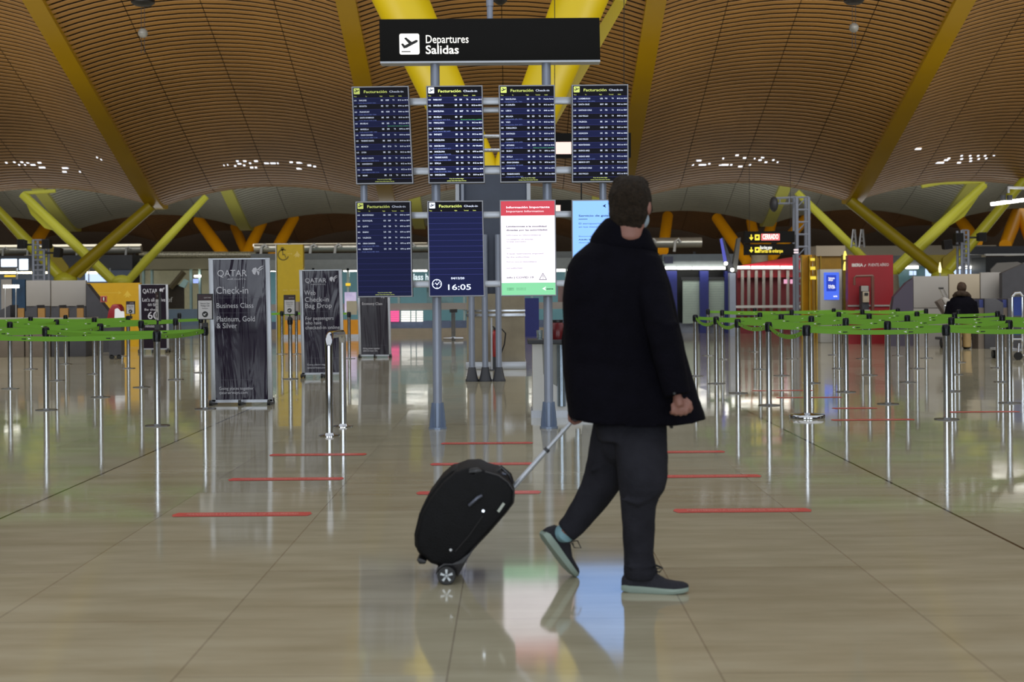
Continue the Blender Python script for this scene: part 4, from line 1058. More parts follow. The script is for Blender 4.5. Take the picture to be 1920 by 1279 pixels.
# shop fronts behind the gantry
D = 46; t = one('shop_front', 'long teal glazed shop front with white strip lights behind the gantry', 'shop front', 720, D)
slab(MB(), 470, 488, 1214, 503, D, 3).build('fascia', m_beam, t); slab(MB(), 470, 476, 1214, 489, D+.3, 3).build('upper_fascia', mat('fascia_dark', (92,98,100), rough=.5, var=.08), t)
slab(MB(), 470, 503, 1214, 629, D+2.4, .2, True).build('rear_wall', mat('shop_inside', (70,98,102), rough=.4, var=.5, scale=.9, emit=(100,146,154), es=.4), t)  # glow added to the wall colour in place of shop lighting
for i, (x0, x1) in enumerate(((500,518),(570,604),(608,640),(644,676),(760,800),(872,876),(990,1040),(1042,1070))): slab(MB(), x0, 505, x1, 509, D+.2, .15).build('strip_light', m_tube, t)
for x in (500, 585, 650, 745, 868, 995, 1060, 1120): slab(MB(), x, 503, x+5, 629, D, .25, True).build('mullion', mat('pale_mullion', (150,170,172), rough=.4, var=.05), t)
slab(MB(), 470, 571, 1214, 578, D-.05, .4).build('rail_band', m_pgrey, t)
slab(MB(), 470, 604, 1214, 629, D-.02, .3, True).build('plinth', mat('plinth_blue', (84,98,128), rough=.3, var=.1), t)
slab(MB(), 470, 618, 1214, 632, D-.06, .5, True).build('base_strip', mat('base_beige', (150,140,122), rough=.5, var=.05), t)
for x0, x1, c in ((728,748,'pink'),(752,769,'w'),(771,779,'w'),(781,793,'w')):
    m = glow('price_panel_pink', (250,90,150), 1.2) if c == 'pink' else glow('price_panel', (246,244,236), 1.3)
    mb = MB()
    for k in range(5): slab(mb, x0, 583+k*4.2, x1, 586.4+k*4.2, D-.1, .05)
    mb.build('price_list', m, t)
slab(MB(), 646, 548, 668, 590, D-.1, .1).build('bright_poster', mat('poster_lilac', (200,190,230), rough=.5, var=.5, scale=3, emit=(200,190,230), es=.5), t)
slab(MB(), 648, 531, 657, 536, D-.1, .05).build('yellow_sign', MATS['yellow_sign'], t)
slab(MB(), 984, 559, 1011, 640, D-3, .3, True).build('blue_box', m_navy, t)
P = Panel(at(745,505,D-.3), at(905,505,D-.3), at(745,545,D-.3)); mb = MB(); P.text(mb, 'Glass house', .125, .5, .20, width=.40, bold=.02, d=.0); mb.build('sign_lettering', glow('shop_letters', (226,240,244), 1.2), t)
slab(MB(), 745, 527, 1010, 534, D-.2, .2).build('shelf_edge', mat('tan_edge', (150,132,86), rough=.5, var=.1), t)
for x0, x1, cc in ((590,640,(140,170,180)),(676,720,(60,90,96)),(800,850,(96,130,136)),(1046,1070,(120,90,84))): slab(MB(), x0, 535, x1, 570, D+.3, .1).build('display', mat('display_%d' % x0, cc, rough=.3, var=.5, scale=2), t)
# information turnstile
p = at(850, 631, 40); t = thing('queue_barrier', (p.x, 40, 0), 'chrome barrier post with cross feet between the gantry posts', 'barrier')
slab(MB(), 846, 582, 854, 629, 40, .12, True).build('post', m_chrome, t); 
mb = MB(); mb.tube([(p.x-.28, 40, .06), (p.x+.28, 40, .06)], .04, n=8); mb.tube([(p.x, 39.7, .06), (p.x, 40.4, .06)], .04, n=8); mb.build('feet', m_chrome, t)
slab(MB(), 843, 580, 857, 586, 39.95, .2).build('cap', m_black, t)

# lattice towers with floodlights and loudspeakers
def tower(x0, x1, ytop, ybot, D, label, steps=8):
    a, b = at(x0, ytop, D), at(x1, ybot, D); xa, xb = a.x, b.x
    t = thing('lattice_tower', ((xa+xb)/2, D, 0), label, 'tower')
    for x in (xa, xb):
        for y in (D, D+.45): MB().tube([(x, y, 0), (x, y, a.z)], .045, n=8).build('leg', m_post, t, smooth=True)
    mb = MB(); n = steps; z0 = at(0,ybot,D).z
    for k in range(n+1):
        z = z0 + (a.z-z0)*k/n
        mb.tube([(xa, D, z), (xb, D, z)], .03, n=6)
        if k < n and k % 2 == 0: mb.tube([(xa, D+.45, z), (xb, D+.45, z + (a.z-z0)/n)], .02, n=6)
    mb.build('bracing', m_post, t)
    return t
def speaker(x0, y0, x1, y1, D, label, lean=0.):
    c = at((x0+x1)/2, (y0+y1)/2, D); h = abs(y1-y0)*D/F; w_ = abs(x1-x0)*D/F
    t = thing('loudspeaker', c, label, 'loudspeaker', 'black loudspeakers on the lattice towers')
    mb = MB(); v = [Vector((x*w_/2, y, z*h/2)) for x, y, z in ((-1,-.15,-1),(1,-.15,-1),(.8,.25,-.8),(-.8,.25,-.8),(-1,-.15,1),(1,-.15,1),(.8,.25,.8),(-.8,.25,.8))]
    Rm = Matrix.Rotation(lean, 3, 'Y'); v = [c + Rm @ q for q in v]
    mb.add(v, [(0,3,2,1),(4,5,6,7),(0,1,5,4),(1,2,6,5),(2,3,7,6),(3,0,4,7)]); mb.build('cabinet', m_black, t)
    mb = MB(); g = [c + Rm @ Vector((x*w_*.44, -.155, z*h*.44)) for x, z in ((-1,-1),(1,-1),(1,1),(-1,1))]; mb.prism(g, (0,-.01,0)); mb.build('grille', mat('speaker_grille', (10,10,14), rough=.8, var=.2, scale=40), t)
    tx0 = min((at(x, 460, 46).x for x in (62, 83, 1803, 1816)), key=lambda q: abs(q - c.x))
    MB().tube([c + Vector((0,.2,0)), Vector((c.x, 46.0, c.z)), Vector((tx0, 46.0, c.z))], .03, n=8).build('bracket', m_dgrey, t)
tower(62, 83, 450, 526, 46, 'lattice tower at the far left carrying black loudspeakers')
speaker(35, 449, 48, 467, 45.6, 'leftmost black loudspeaker, left of the left lattice tower'); speaker(81, 449, 95, 467, 45.6, 'black loudspeaker just right of the left lattice tower'); speaker(103, 464, 115, 483, 45.6, 'tilted black loudspeaker farthest right of the left lattice tower', .1)
tower(1494, 1518, 370, 590, 40, 'tall lattice tower beside the red shop carrying a spotlight arm', 9)
t = thing('spotlight_arm', at(1475, 380, 40.2), 'horizontal lattice arm with a spotlight on top of the tall tower', 'light')
mb = MB(); mb.tube([at(1450,372,40.2), at(1494,370,40.2)], .035, n=6); mb.tube([at(1450,382,40.2), at(1494,381,40.2)], .03, n=6); mb.tube([at(1462,372,40.2), at(1462,382,40.2)], .02, n=6); mb.tube([at(1480,372,40.2), at(1480,382,40.2)], .02, n=6); mb.build('arm', m_post, t)
c = at(1451, 383, 40.2); MB().ball(c, (.12,.2,.22), 14, 8).build('lamp_head', m_dgrey, t, smooth=True)
tower(1803, 1816, 432, 515, 46, 'lattice tower at the right carrying black loudspeakers')
speaker(1790, 437, 1804, 455, 45.6, 'black loudspeaker on the left of the right lattice tower'); speaker(1834, 436, 1847, 453, 45.6, 'black loudspeaker right of the right lattice tower'); speaker(1768, 450, 1783, 468, 45.6, 'tilted black loudspeaker farthest left of the right lattice tower', -.12)
for x in (1600, 1615):
    t = thing('ladder_frame', at(x, 460, 56), 'thin grey ladder-like frame, %s of a pair above the beige band' % ('left' if x == 1600 else 'right'), 'frame')
    mb = MB(); mb.tube([at(x-4,464,56), at(x,430,56)], .04, n=6); mb.tube([at(x+6,464,56), at(x+3,430,56)], .04, n=6)
    for k in range(4): mb.tube([at(x-3.5+k,460-k*8,56), at(x+5.5-k*.6,460-k*8,56)], .03, n=6)
    mb.build('frame', m_steel, t)

# hanging gate signs on the right
def gate_sign(y0, y1, label, lines):
    D = 38; P = Panel(at(1397,y0,D), at(1490,y0-.7,D), at(1397,y1,D)); t = thing('hanging_sign', P.p(.5,1), label, 'sign')
    mb = MB(); P.rect(mb, 0, 0, 1, 1, 0, .25); s = mb.build('sign_box', m_sign, t)
    ye = MB(); P.poly(ye, [(.115,.28),(.135,.28),(.135,.55),(.155,.5),(.165,.6),(.125,.8),(.085,.6),(.095,.5),(.115,.55)], .004); P.poly(ye, rounded(.245,.54,.10,.52,.01,asp=4), .004)
    ye.build('yellow_symbols', glow('sign_yellow', (250,224,70), 1.3), s)
    ik = MB(); P.poly(ik, [(.215,.5),(.245,.40),(.275,.5),(.25,.62),(.23,.62)], .008); ik.build('symbol_ink', m_ink, s)
    for x in (1405, 1482): MB().tube([at(x, y0+1, D+.1), at(x, 300 if y0 < 440 else 455.5, D+.1)], .006, n=6).build('hanger', m_black, t)
    return t, P, s
t, P, s = gate_sign(434, 455, 'upper black hanging sign with arrow and lit pink panel', 0)
mb = MB(); P.rect(mb, .325, .22, .70, .82, .004); pk = mb.build('lit_panel', glow('sign_pink', (240,120,120), 1.2), s); mb = MB(); P.text(mb, 'CERRADO', .35, .70, .13, width=.32, bold=.03, d=.008); mb.build('lettering', m_lit, pk)
t, P, s = gate_sign(458, 478, 'lower black hanging sign with arrow and boarding gates text', 0)
mb = MB(); P.text(mb, 'Boarding gates', .30, .46, .085, width=.24, bold=.02, d=.004); mb.build('white_lettering', m_lit, s)
mb = MB(); P.text(mb, 'Puertas de embarque', .30, .80, .095, width=.46, bold=.02, d=.004); mb.build('yellow_lettering', MATS['sign_yellow'], s)
t = thing('hanging_sign', at(1492, 478, 37.8), 'tiny striped white sign edge beside the tall lattice tower', 'sign')
mb = MB(); slab(mb, 1489, 467, 1497, 470, 37.8, .05); slab(mb, 1489, 472, 1497, 475, 37.8, .05); mb.build('stripe_panel', glow('stripe_pink', (246,226,230), 1.), t); MB().tube([at(1491, 466, 37.83), at(1491, 440, 37.83)], .01, n=6).build('hanger', m_black, t)

# navy shop
D = 45; t = one('shop_front', 'navy shop front with pale closed shutters and white strip lights', 'shop front', 1310, D)
slab(MB(), 1242, 477, 1378, 489, D, 3).build('fascia', mat('fascia_blue_grey', (86,96,104), rough=.5, var=.05), t); slab(MB(), 1242, 489, 1378, 499, D+.05, 3).build('soffit', m_beam, t)
slab(MB(), 1242, 500, 1378, 620, D+1.2, .2, True).build('rear_wall', m_dark, t)
for x0, x1 in ((1247,1268),(1270,1297),(1299,1328),(1329,1360)): slab(MB(), x0, 500.5, x1, 505, D-.05, .1).build('strip_light', m_tube, t)
for x0, x1 in ((1246,1270),(1312,1329),(1359,1372)): slab(MB(), x0, 508, x1, 606, D+.2, .3, True).build('navy_pier', m_navy, t)
for x0, x1 in ((1280,1312),(1329,1358)):
    mb = MB()
    for k in range(18): slab(mb, x0, 524+k*4.6, x1, 528.2+k*4.6, D+.35, .05)
    mb.build('shutter', m_shut, t)
    slab(MB(), x0-3, 520, x1+3, 525, D+.3, .15).build('shutter_box', m_dark, t)
slab(MB(), 1246, 481, 1262, 494, D-.06, .05).build('navy_plate', mat('navy_dull', (52,58,84), rough=.5, var=0), t)
slab(MB(), 1242, 606, 1500, 632, D+.6, .3, True).build('plinth', mat('plinth_grey', (130,136,150), rough=.3, var=.05), t)
# forked information screens
D = 42; t = one('screen_pylon', 'v-shaped screen pylon with bluish screen between navy and red shops', 'pylon', 1372, D)
slab(MB(), 1368, 512, 1380, 600, D, .3, True).build('post', m_post, t)
mb = MB(); mb.prism([at(1351,447,D), at(1357,446,D), at(1378,508,D), at(1368,510,D)], (0,.3,0)); mb.build('arm', m_dgrey, t); mb = MB(); mb.prism([at(1383,447,D), at(1389,445,D), at(1382,510,D), at(1372,510,D)], (0,.3,0)); mb.build('arm', mat('pylon_grey', (98,98,96), rough=.5, var=.05), t)
mb = MB(); mb.prism([at(1350,449,D-.03), at(1354,446,D-.03), at(1363,489,D-.03), at(1357,492,D-.03)], (0,.03,0)); mb.build('screen', glow('pylon_screen', (96,100,200), .9), t)
for x, y in ((1361,494),(1373,506)): MB().ball(at(x,y,D-.15), .055, 10, 6).build('lamp', m_tube, t)

# red shop with slats
D = 44; t = one('shop_front', 'red shop front with vertical slats under a slanted red roof', 'shop front', 1445, D)
mb = MB(); mb.prism([at(1384,504,D), at(1384,499,D), at(1500,480,D), at(1500,504,D)], (0,2,0)); mb.build('red_canopy', mat('canopy_red', (176,28,44), rough=.4, var=.05), t)
slab(MB(), 1382, 504, 1502, 620, D+.6, .2, True).build('rear_wall', m_redz, t); slab(MB(), 1384, 506, 1500, 520, D+.3, .2).build('upper_band', mat('band_red', (150,24,36), rough=.4, var=.1), t)
mb = MB()
for x in (1392, 1404, 1418, 1432, 1446, 1461, 1477): MB().tube([at(x, 507, D+.2), at(x, 596, D+.2)], .05, n=8).build('slat', m_pgrey, t, smooth=True)
for x0, x1 in ((1381,1406),(1409,1434),(1436,1461),(1464,1478),(1480,1496)): slab(MB(), x0, 499, x1, 504, D-.05, .1).build('strip_light', m_tube, t)
slab(MB(), 1372, 573, 1545, 576.5, D-.1, .1).build('rail', m_white, t)
for x0, x1 in ((1470,1476),(1482,1496)): slab(MB(), x0, 524, x1, 532, D+.15, .05).build('lit_mark', glow('pink_mark', (240,170,200), 1), t)
slab(MB(), 1382, 586, 1502, 592, D+.1, .1).build('lower_band', m_purp, t)

# yellow glazed cabin
D = 39; t = one('yellow_cabin', 'yellow tinted glazed cabin beside the tall lattice tower', 'cabin', 1540, D)
slab(MB(), 1524, 478, 1600, 620, D+1.4, .2, True).build('rear_wall', mat('cabin_ochre', (150,112,10), rough=.4, var=.1), t)
slab(MB(), 1503, 478, 1524, 620, D+.2, .2, True).build('side_panel', mat('cabin_amber', (188,136,8), rough=.3, var=.2, scale=1.5), t)
slab(MB(), 1530, 461, 1585, 480, D+1.3, 1).build('roof_block', m_pbeige, t)
for x in (1503, 1517, 1530, 1538): slab(MB(), x, 480, x+3, 620, D, .15, True).build('frame_post', m_ochre, t)
for x0, x1, y0, y1 in ((1520,1528,484,489),(1520,1529,500,506),(1520,1530,518,524),(1533,1535,520,575)): slab(MB(), x0, y0, x1, y1, D-.1, .05).build('lit_label', glow('cabin_lights', (240,214,70), 1.1), t)
# info totem
D = 36; P = Panel(at(1537.5,505,D), at(1579.5,504.5,D), at(1538,620,D)); t = one('info_totem', 'white information totem with a blue screen', 'totem', 1558, D)
mb = MB(); slab(mb, 1537.5, 505, 1579.5, 620, D, .35, True); mb.build('casing', mat('totem_white', (176,176,172), rough=.4, var=.04), t, bevel=.02)
mb = MB(); slab(mb, 1545, 511, 1573.5, 562, D-.02, .03); s = mb.build('screen', glow('totem_blue', (76,110,232), 1.15), t)
mb = MB(); slab(mb, 1549.5, 516, 1568, 546, D-.03, .012); b_ = mb.build('screen_panel', glow('totem_blue_deep', (46,70,190), 1.), s)
P2 = Panel(at(1545,511,D-.035), at(1573.5,511,D-.035), at(1545,562,D-.035)); mb = MB()
for i, (tx_, v, wd) in enumerate((('Asistente', .24, .42),('virtual', .31, .30),('Hola', .52, .40),('soy tu guía', .58, .44),('aena', .90, .25))): P2.text(mb, tx_, .28 if i < 4 else .62, v, .05, width=wd, bold=.02, d=.0)
mb.build('lettering', m_lit, s)
t = one('yellow_beacon_post', 'dark ochre post with two glowing yellow lamps beside the red wall', 'post', 1584, 36.5)
slab(MB(), 1580.5, 478, 1589, 620, 36.5, .2, True).build('post', mat('post_ochre', (110,92,14), rough=.5, var=.1), t)
for y in (478, 498): MB().lathe([(.05,-.12),(.045,0),(.02,.10)], at(1584.5, y, 36.35), 10).build('lamp', glow('beacon', (250,230,110), 1.3), t)
# red airline wall
D = 35; P = Panel(at(1590,479,D), at(1674.5,477.5,D), at(1590,585,D)); t = one('red_wall_panel', 'dark red airline wall panel with white lettering', 'partition', 1632, D)
q = [at(1590,479,D), at(1674.5,478,D), at(1675,550,D), at(1668,572,D), at(1666,620,D), at(1590,620,D)]; q[4].z = q[5].z = 0
mb = MB(); mb.prism(q, (0,.25,0)); w_ = mb.build('panel', m_redw, t)
mb = MB(); P.text(mb, 'IBERIA', .08, .20, .075, width=.25, bold=.035, d=.005); P.text(mb, 'PUENTE AÉREO', .45, .20, .07, width=.45, d=.005); P.poly(mb, [(.35,.205),(.37,.205),(.40,.165),(.38,.165)], .005); mb.build('lettering', m_white, w_)
mb = MB(); slab(mb, 1590, 572, 1668, 574.5, D-.03, .05); mb.build('white_rule', m_pgrey, w_)
mb = MB(); a = [at(x,y,D-.3) for x,y in ((1602,535),(1602,521),(1605,518),(1636,517),(1637,519))]; mb.tube(a, .03, n=8); mb.tube([at(1636,518,D-.3), at(1636,600,D-.3)], .045, n=8); mb.build('hoop', mat('hoop_brown', (110,70,60), rough=.4, var=.05), w_, smooth=True)
t = thing('ticket_machine', at(1624, 578, D-.5), 'small grey ticket machine in front of the red wall', 'machine')
slab(MB(), 1616, 536, 1630, 582, D-.5, .3).build('body', m_dgrey, t, bevel=.02); slab(MB(), 1618, 547, 1630, 567, D-.56, .08).build('face', m_pbeige, t, bevel=.01); slab(MB(), 1621, 549, 1628, 554, D-.58, .03).build('display', m_black, t)
slab(MB(), 1615, 536, 1628, 546, D-.52, .05).build('top_plate', m_pgrey, t); slab(MB(), 1612, 581, 1632, 584, D-.6, .5).build('shelf', m_pgrey, t); slab(MB(), 1619, 584, 1627, 620, D-.45, .2, True).build('pedestal', m_dgrey, t)

# right check-in partitions
D = 33.5; t = one('wing_panel', 'dark purple slanting side panel right of the red wall', 'partition', 1690, D)
q = [at(1712,522,D), at(1712,640,D), at(1664,640,D), at(1676,557,D), at(1700,530,D)]; q[1].z = q[2].z = 0
MB().prism(q, (0,.2,0)).build('panel', m_purp, t)
for i, (x0, x1, y0, m, lb) in enumerate(((1712,1779,518,m_pgrey,'wide grey back panel behind the stooping traveller'),(1779,1838,514,m_pbeige,'pale back panel right of the stooping traveller'),(1838,1880,511,m_pgrey,'grey back panel with shiny edge near the right'))):
    t = one('back_panel', lb, 'partition', (x0+x1)/2, D)
    slab(MB(), x0+.5, y0, x1-.5, 577, D, .12).build('panel', m, t, bevel=.01); slab(MB(), x0+.5, 577, x1-.5, 620, D+.02, .1, True).build('lower_panel', m_pgrey, t)
t = one('wing_panel', 'dark slanting panel at the right edge', 'partition', 1900, D-.5)
q = [at(1879,512,D-.5), at(1925,492,D-.5), at(1925,620,D-.5), at(1879,620,D-.5)]; q[2].z = q[3].z = 0
MB().prism(q, (0,.2,0)).build('panel', m_slate, t)
D = 31.5
for x0, x1, lb in ((1846,1882,'dark check-in desk right of the stooping traveller'),(1890,1925,'check-in desk at the right edge behind the trolley')):
    t = one('check_in_desk', lb, 'desk', (x0+x1)/2, D, 'check-in desks on the right'); a, b = at(x0,560,D), at(x1,660,D)
    MB().prism([(a.x,D,0),(b.x,D,0),(b.x,D,a.z-.1),(a.x+.25,D,a.z),(a.x,D,a.z)], (0,.9,0)).build('body', m_slate, t, bevel=.01)
    slab(MB(), x0-10, 562, x0-1, 577, D+.1, .3).build('side_screen', mat('screen_back_blue', (60,70,130), rough=.4, var=.3, scale=5), t); slab(MB(), x0-12, 577, x0, 620, D+.05, .4, True).build('screen_stand', m_desk, t)
D = 64; t = one('upper_gallery', 'pale upper gallery with strip lights behind the right columns', 'gallery', 1760, D)
slab(MB(), 1520, 462, 1868, 479, D+4, .3).build('beige_band', m_pbeige, t); slab(MB(), 1600, 480, 1840, 498, D+3, .4).build('fascia', mat('gallery_grey', (104,106,108), rough=.5, var=.1), t)
slab(MB(), 1668, 498, 1860, 640, D+3.5, .2, True).build('rear_wall', mat('gallery_teal', (58,82,84), rough=.3, var=.5, scale=1, emit=(80,110,114), es=.3), t)  # faint emission in the wall colour imitates interior light
for x0, x1 in ((1687,1703),(1705,1722),(1785,1796),(1798,1816),(1820,1840)): slab(MB(), x0, 499, x1, 503.5, D+2.9, .1).build('strip_light', m_tube, t)
for x0, x1, y0, y1 in ((1706,1712,508,516),(1714,1718,508,516),(1736,1752,504,520),(1770,1782,506,518),(1786,1840,506,514)): slab(MB(), x0, y0, x1, y1, D+3, .1).build('window_pane', MATS['pale_daylight_dim'], t)
mb = MB(); mb.prism([at(1848,482,D), at(1925,479,D), at(1925,520,D), at(1848,520,D)], (0,2,0)); mb.build('dark_block', m_dark, t); slab(MB(), 1848, 476, 1925, 479, D-.05, .2).build('white_edge', m_white, t)
mb = MB(); mb.prism([at(1858,505,D-.1), at(1870,493,D-.1), at(1908,491,D-.1), at(1925,498,D-.1), at(1925,512,D-.1), at(1858,512,D-.1)], (0,.1,0)); mb.build('grey_awning', m_pgrey, t); slab(MB(), 1818, 462, 1925, 476, D+1, 1).build('roof_slope', m_dgrey, t)
t = thing('pendant_lamp', at(1764, 512, 44), 'slim glowing candle-like lamp above the right partitions', 'lamp'); MB().lathe([(.035,-.1),(.05,.02),(.012,.22)], at(1762.5, 505, 44), 10).build('glow_tip', glow('candle', (255,244,180), 1.8), t); MB().tube([at(1762.5, 507, 44), at(1763, 535, 44)], .02, n=6).build('stem', m_steel, t)
t = thing('uplight_bar', at(1889, 380, 36), 'long glowing white light bar on a bracket at the upper right', 'light')
mb = MB(); mb.tube([at(1858,383,36), at(1919,375,36)], .045, n=8); mb.build('light_tube', m_tube, t)
mb = MB(); mb.tube([at(1889,352,36.1), at(1925,353,36.1)], .04, n=6); mb.tube([at(1891,352,36.1), at(1891,362,36.1)], .03, n=6); mb.tube([at(1925,353,36.1), at(1960,353,36.1), Vector((at(1960,353,36.1).x, 36.1, 0))], .05, n=8); mb.build('bracket', m_steel, t)
for x in (1881, 1893): MB().tube([at(x,366,36), at(x,376,36)], .07, n=10).build('lamp_can', m_dgrey, t, smooth=True)
for x, y, lb in ((196,531.5,'a'),):
    pass
# hanging cable fixtures under the near vault
for (x, yf, yb, w0, lb) in ((268,4,62,22,'dark round fixture with cables and glass ball at the upper left'), (1601,1,52,19,'dark round fixture with cables and glass ball at the upper right')):
    D = 38; t = thing('cable_fixture', at(x, yf, D), lb, 'light')
    c = at(x, yf, D); r = w0*D/F
    MB().lathe([(r*.7,-.09),(r,-.02),(r,.12),(r*.8,.2)], c, 20).build('housing', m_black, t, smooth=True)
    MB().ball(at(x, yb, D), .13, 16, 10).build('ball', mat('frosted_ball', (150,150,146), rough=.2, var=.3, scale=6), t, smooth=True)
    mb = MB()
    for dx in (-3, 3): mb.tube([at(x+dx, yf+8, D), at(x+dx, yb+38, D)], .008, n=5)
    mb.build('cable', m_dgrey, t)
    MB().tube([c + Vector((0,0,.1)), Vector((c.x, c.y, vault_z(c.x, 54.5 - c.y) - .02))], .02, n=6).build('suspension', m_black, t)
t = thing('ceiling_camera', at(938, 4, 15.5), 'small dark camera at the top beside the sign hanger pole', 'camera')
c = at(938, 1, 15.5); MB().lathe([(.03,-.045),(.075,-.01),(.075,.03),(.05,.06)], c, 18).build('dome', m_black, t, smooth=True); MB().tube([c + Vector((0,0,.05)), c + Vector((0,0,3))], .015, n=8).build('stem', m_dgrey, t)
# ------------------------------------------------------------------ the walking man
m_skin = mat('skin', (136,94,82), rough=.55, var=.08, scale=20)
m_hair = mat('hair_dark_brown', (40,31,22), rough=.75, var=.45, scale=70, bump=.8, bscale=160, spec=.2)
m_coat = mat('coat_navy_black', (9,8,16), rough=.85, var=.2, scale=14, bump=.25, bscale=90, spec=.08)
m_trs = mat('trousers_charcoal', (36,36,42), rough=.85, var=.2, scale=10, bump=.25, bscale=70, spec=.12)
m_shoe = mat('shoe_navy', (18,18,30), rough=.75, var=.2, scale=40, bump=.3, bscale=120)
m_sole = mat('sole_pale_green_grey', (140,156,146), rough=.6, var=.06, scale=8)
m_sock = mat('sock_pale_blue', (122,160,172), rough=.8, var=.05)
m_mask = mat('mask_pale_blue', (150,166,180), rough=.7, var=.04)
foot = ground(1228, 1110)
man = thing('person', foot, 'person walking right pulling a suitcase, dark coat and charcoal trousers, head turned to the boards', 'person')
MO = Vector(foot)
fx = Vector((.45,.89,0)); rx = Vector((.89,-.45,0)); uz = Vector((0,0,1))
HR = Matrix((rx, fx, uz)).transposed()       # head axes: right, front, up
hc = at(1183, 383, 6.33)
def hp(a, b, c): return hc + HR @ Vector((a, b, c))
b = MB()
b.ball(hc + Vector((0,0,.005)), (.084,.100,.112), 24, 16, HR)
b.ball(hp(0,.03,-.06), (.060,.066,.070), 20, 12, HR)           # jaw
b.ball(hp(0,.062,-.103), (.028,.026,.02), 12, 8, HR)           # chin
b.ball(hp(0,.102,-.022), (.014,.022,.026), 12, 8, HR)          # nose
b.ball(hp(0,.085,.028), (.055,.016,.012), 12, 8, HR)           # brow
b.ball(hp(0,.092,-.062), (.026,.012,.010), 12, 8, HR)          # lips
for s in (-1, 1):
    b.ball(hp(.088*s,-.008,-.018), (.012,.022,.034), 12, 8, HR @ Matrix.Rotation(.25*s, 3, 'Z')); b.ball(hp(.04*s,.072,-.03), (.026,.02,.024), 12, 8, HR)
b.tube([hp(0,-.018,-.05), hp(0,-.03,-.13), at(1176,470,6.36)], [.068,.070,.080], n=20)
b.tube([at(1172,470,6.36), at(1165,530,6.36), at(1165,620,6.36), at(1172,700,6.36), at(1182,790,6.34)], [.07,.13,.14,.13,.125], n=24, flat=1.05)
sh_r, el_r, wr_r = at(1212,512,6.28), at(1243,622,6.14), at(1269,738,6.09)
sh_l, el_l, wr_l = at(1102,512,6.42), at(1082,640,6.50), at(1084,752,6.53)
b.tube([sh_r, el_r, wr_r], [.062,.046,.030], n=16); b.tube([sh_l, el_l, wr_l], [.062,.046,.030], n=16)
# right hand, loosely curled, back of the hand outward
b.tube([wr_r, at(1271,750,6.085), at(1274,763,6.08)], [.028,.036,.036], n=14, flat=.6)
for i, (x, ln, r) in enumerate(((1288,.9,.0085),(1279,1.05,.0092),(1270,1.0,.0092),(1262,.8,.0080))):
    b.tube([at(x-1,757,6.082), at(x,768,6.066), at(x-1,768+7*ln,6.068), at(x-3,768+9*ln,6.090), at(x-5,768+5*ln,6.112)], [r*1.1,r*1.08,r,r*.95,r*.8], n=10)
b.tube([at(1284,748,6.085), at(1293,756,6.078), at(1296,766,6.082), at(1292,773,6.09)], [.012,.0115,.010,.008], n=10)
# left hand around the suitcase grip
grip = at(1079, 783, 6.55)
b.tube([wr_l, grip + Vector((.006,0,.055)), grip + Vector((.002,-.002,.022))], [.028,.034,.034], n=14, flat=.65)
for i, (dy, ln) in enumerate(((-.036,.9),(-.012,1.0),(.012,.98),(.036,.82))):
    c = grip + Vector((0, dy, 0))
    b.tube([c + Vector((-.012,0,.03)), c + Vector((-.027,0,.012)), c + Vector((-.026,0,-.012*ln)), c + Vector((-.006,0,-.027*ln)), c + Vector((.016,0,-.020*ln))], [.0095,.0092,.009,.0085,.0075], n=10)
b.tube([grip + Vector((.014,-.036,.035)), grip + Vector((.030,-.046,.016)), grip + Vector((.026,-.040,-.008)), grip + Vector((.012,-.026,-.02))], [.012,.011,.010,.008], n=10)
# legs and feet
b.ball(at(1182,790,6.33), (.12,.11,.12), 20, 12)
kn_r, an_r = at(1205,915,6.19), at(1199,1070,6.21); kn_l, an_l = at(1132,908,6.44), at(1060,1000,6.44)
b.tube([at(1198,800,6.28), kn_r, an_r, an_r + Vector((0,0,-.03))], [.075,.058,.042,.042], n=18); b.tube([at(1160,795,6.40), kn_l, an_l], [.070,.055,.042], n=18)
hl, tl = ground(1166,1108), ground(1291,1112.5); hl.z = tl.z = 0
b.tube([an_r, hl.lerp(tl,.22) + Vector((0,0,.050)), hl.lerp(tl,.72) + Vector((0,0,.030))], [.032,.026,.016], n=14)
la = Vector((.150,.075,-.212)).normalized(); lh = at(1013,1003,6.45); LN = .272
ln_ = Vector((.80,.32,.58)); ln_ = (ln_ - la*ln_.dot(la)).normalized()
b.tube([an_l, lh + la*LN*.22 + ln_*.050, lh + la*LN*.72 + ln_*.028], [.032,.026,.016], n=14)
fused(b, 'body', m_skin, .0052, man, smooth=3, org=MO)
for s in (-1, 1):
    MB().ball(hp(.032*s,.086,.004), .011, 12, 8).build('eye', mat('eye_white', (220,218,212), rough=.2, var=0), man, smooth=True)
    MB().ball(hp(.032*s,.0935,.004), (.006,.006,.006), 10, 6).build('iris', mat('iris_brown', (50,34,24), rough=.2, var=0), man, smooth=True)
# hair
h = MB()
h.ball(hp(0,-.012,.018), (.097,.104,.110), 24, 16, HR); h.ball(hp(0,-.034,-.04), (.088,.078,.085), 20, 12, HR); h.ball(hp(.01,.03,.085), (.06,.06,.045), 16, 10, HR)
h.ball(hp(0,-.040,-.09), (.070,.056,.052), 16, 10, HR); h.ball(hp(-.03,-.01,.09), (.05,.06,.04), 16, 10, HR)
for s in (-1,1): h.ball(hp(.080*s,.025,-.02), (.014,.016,.03), 10, 8, HR)
fused(h, 'hair', m_hair, .006, man, smooth=4, org=MO, wrinkle=.0045, wscale=55)
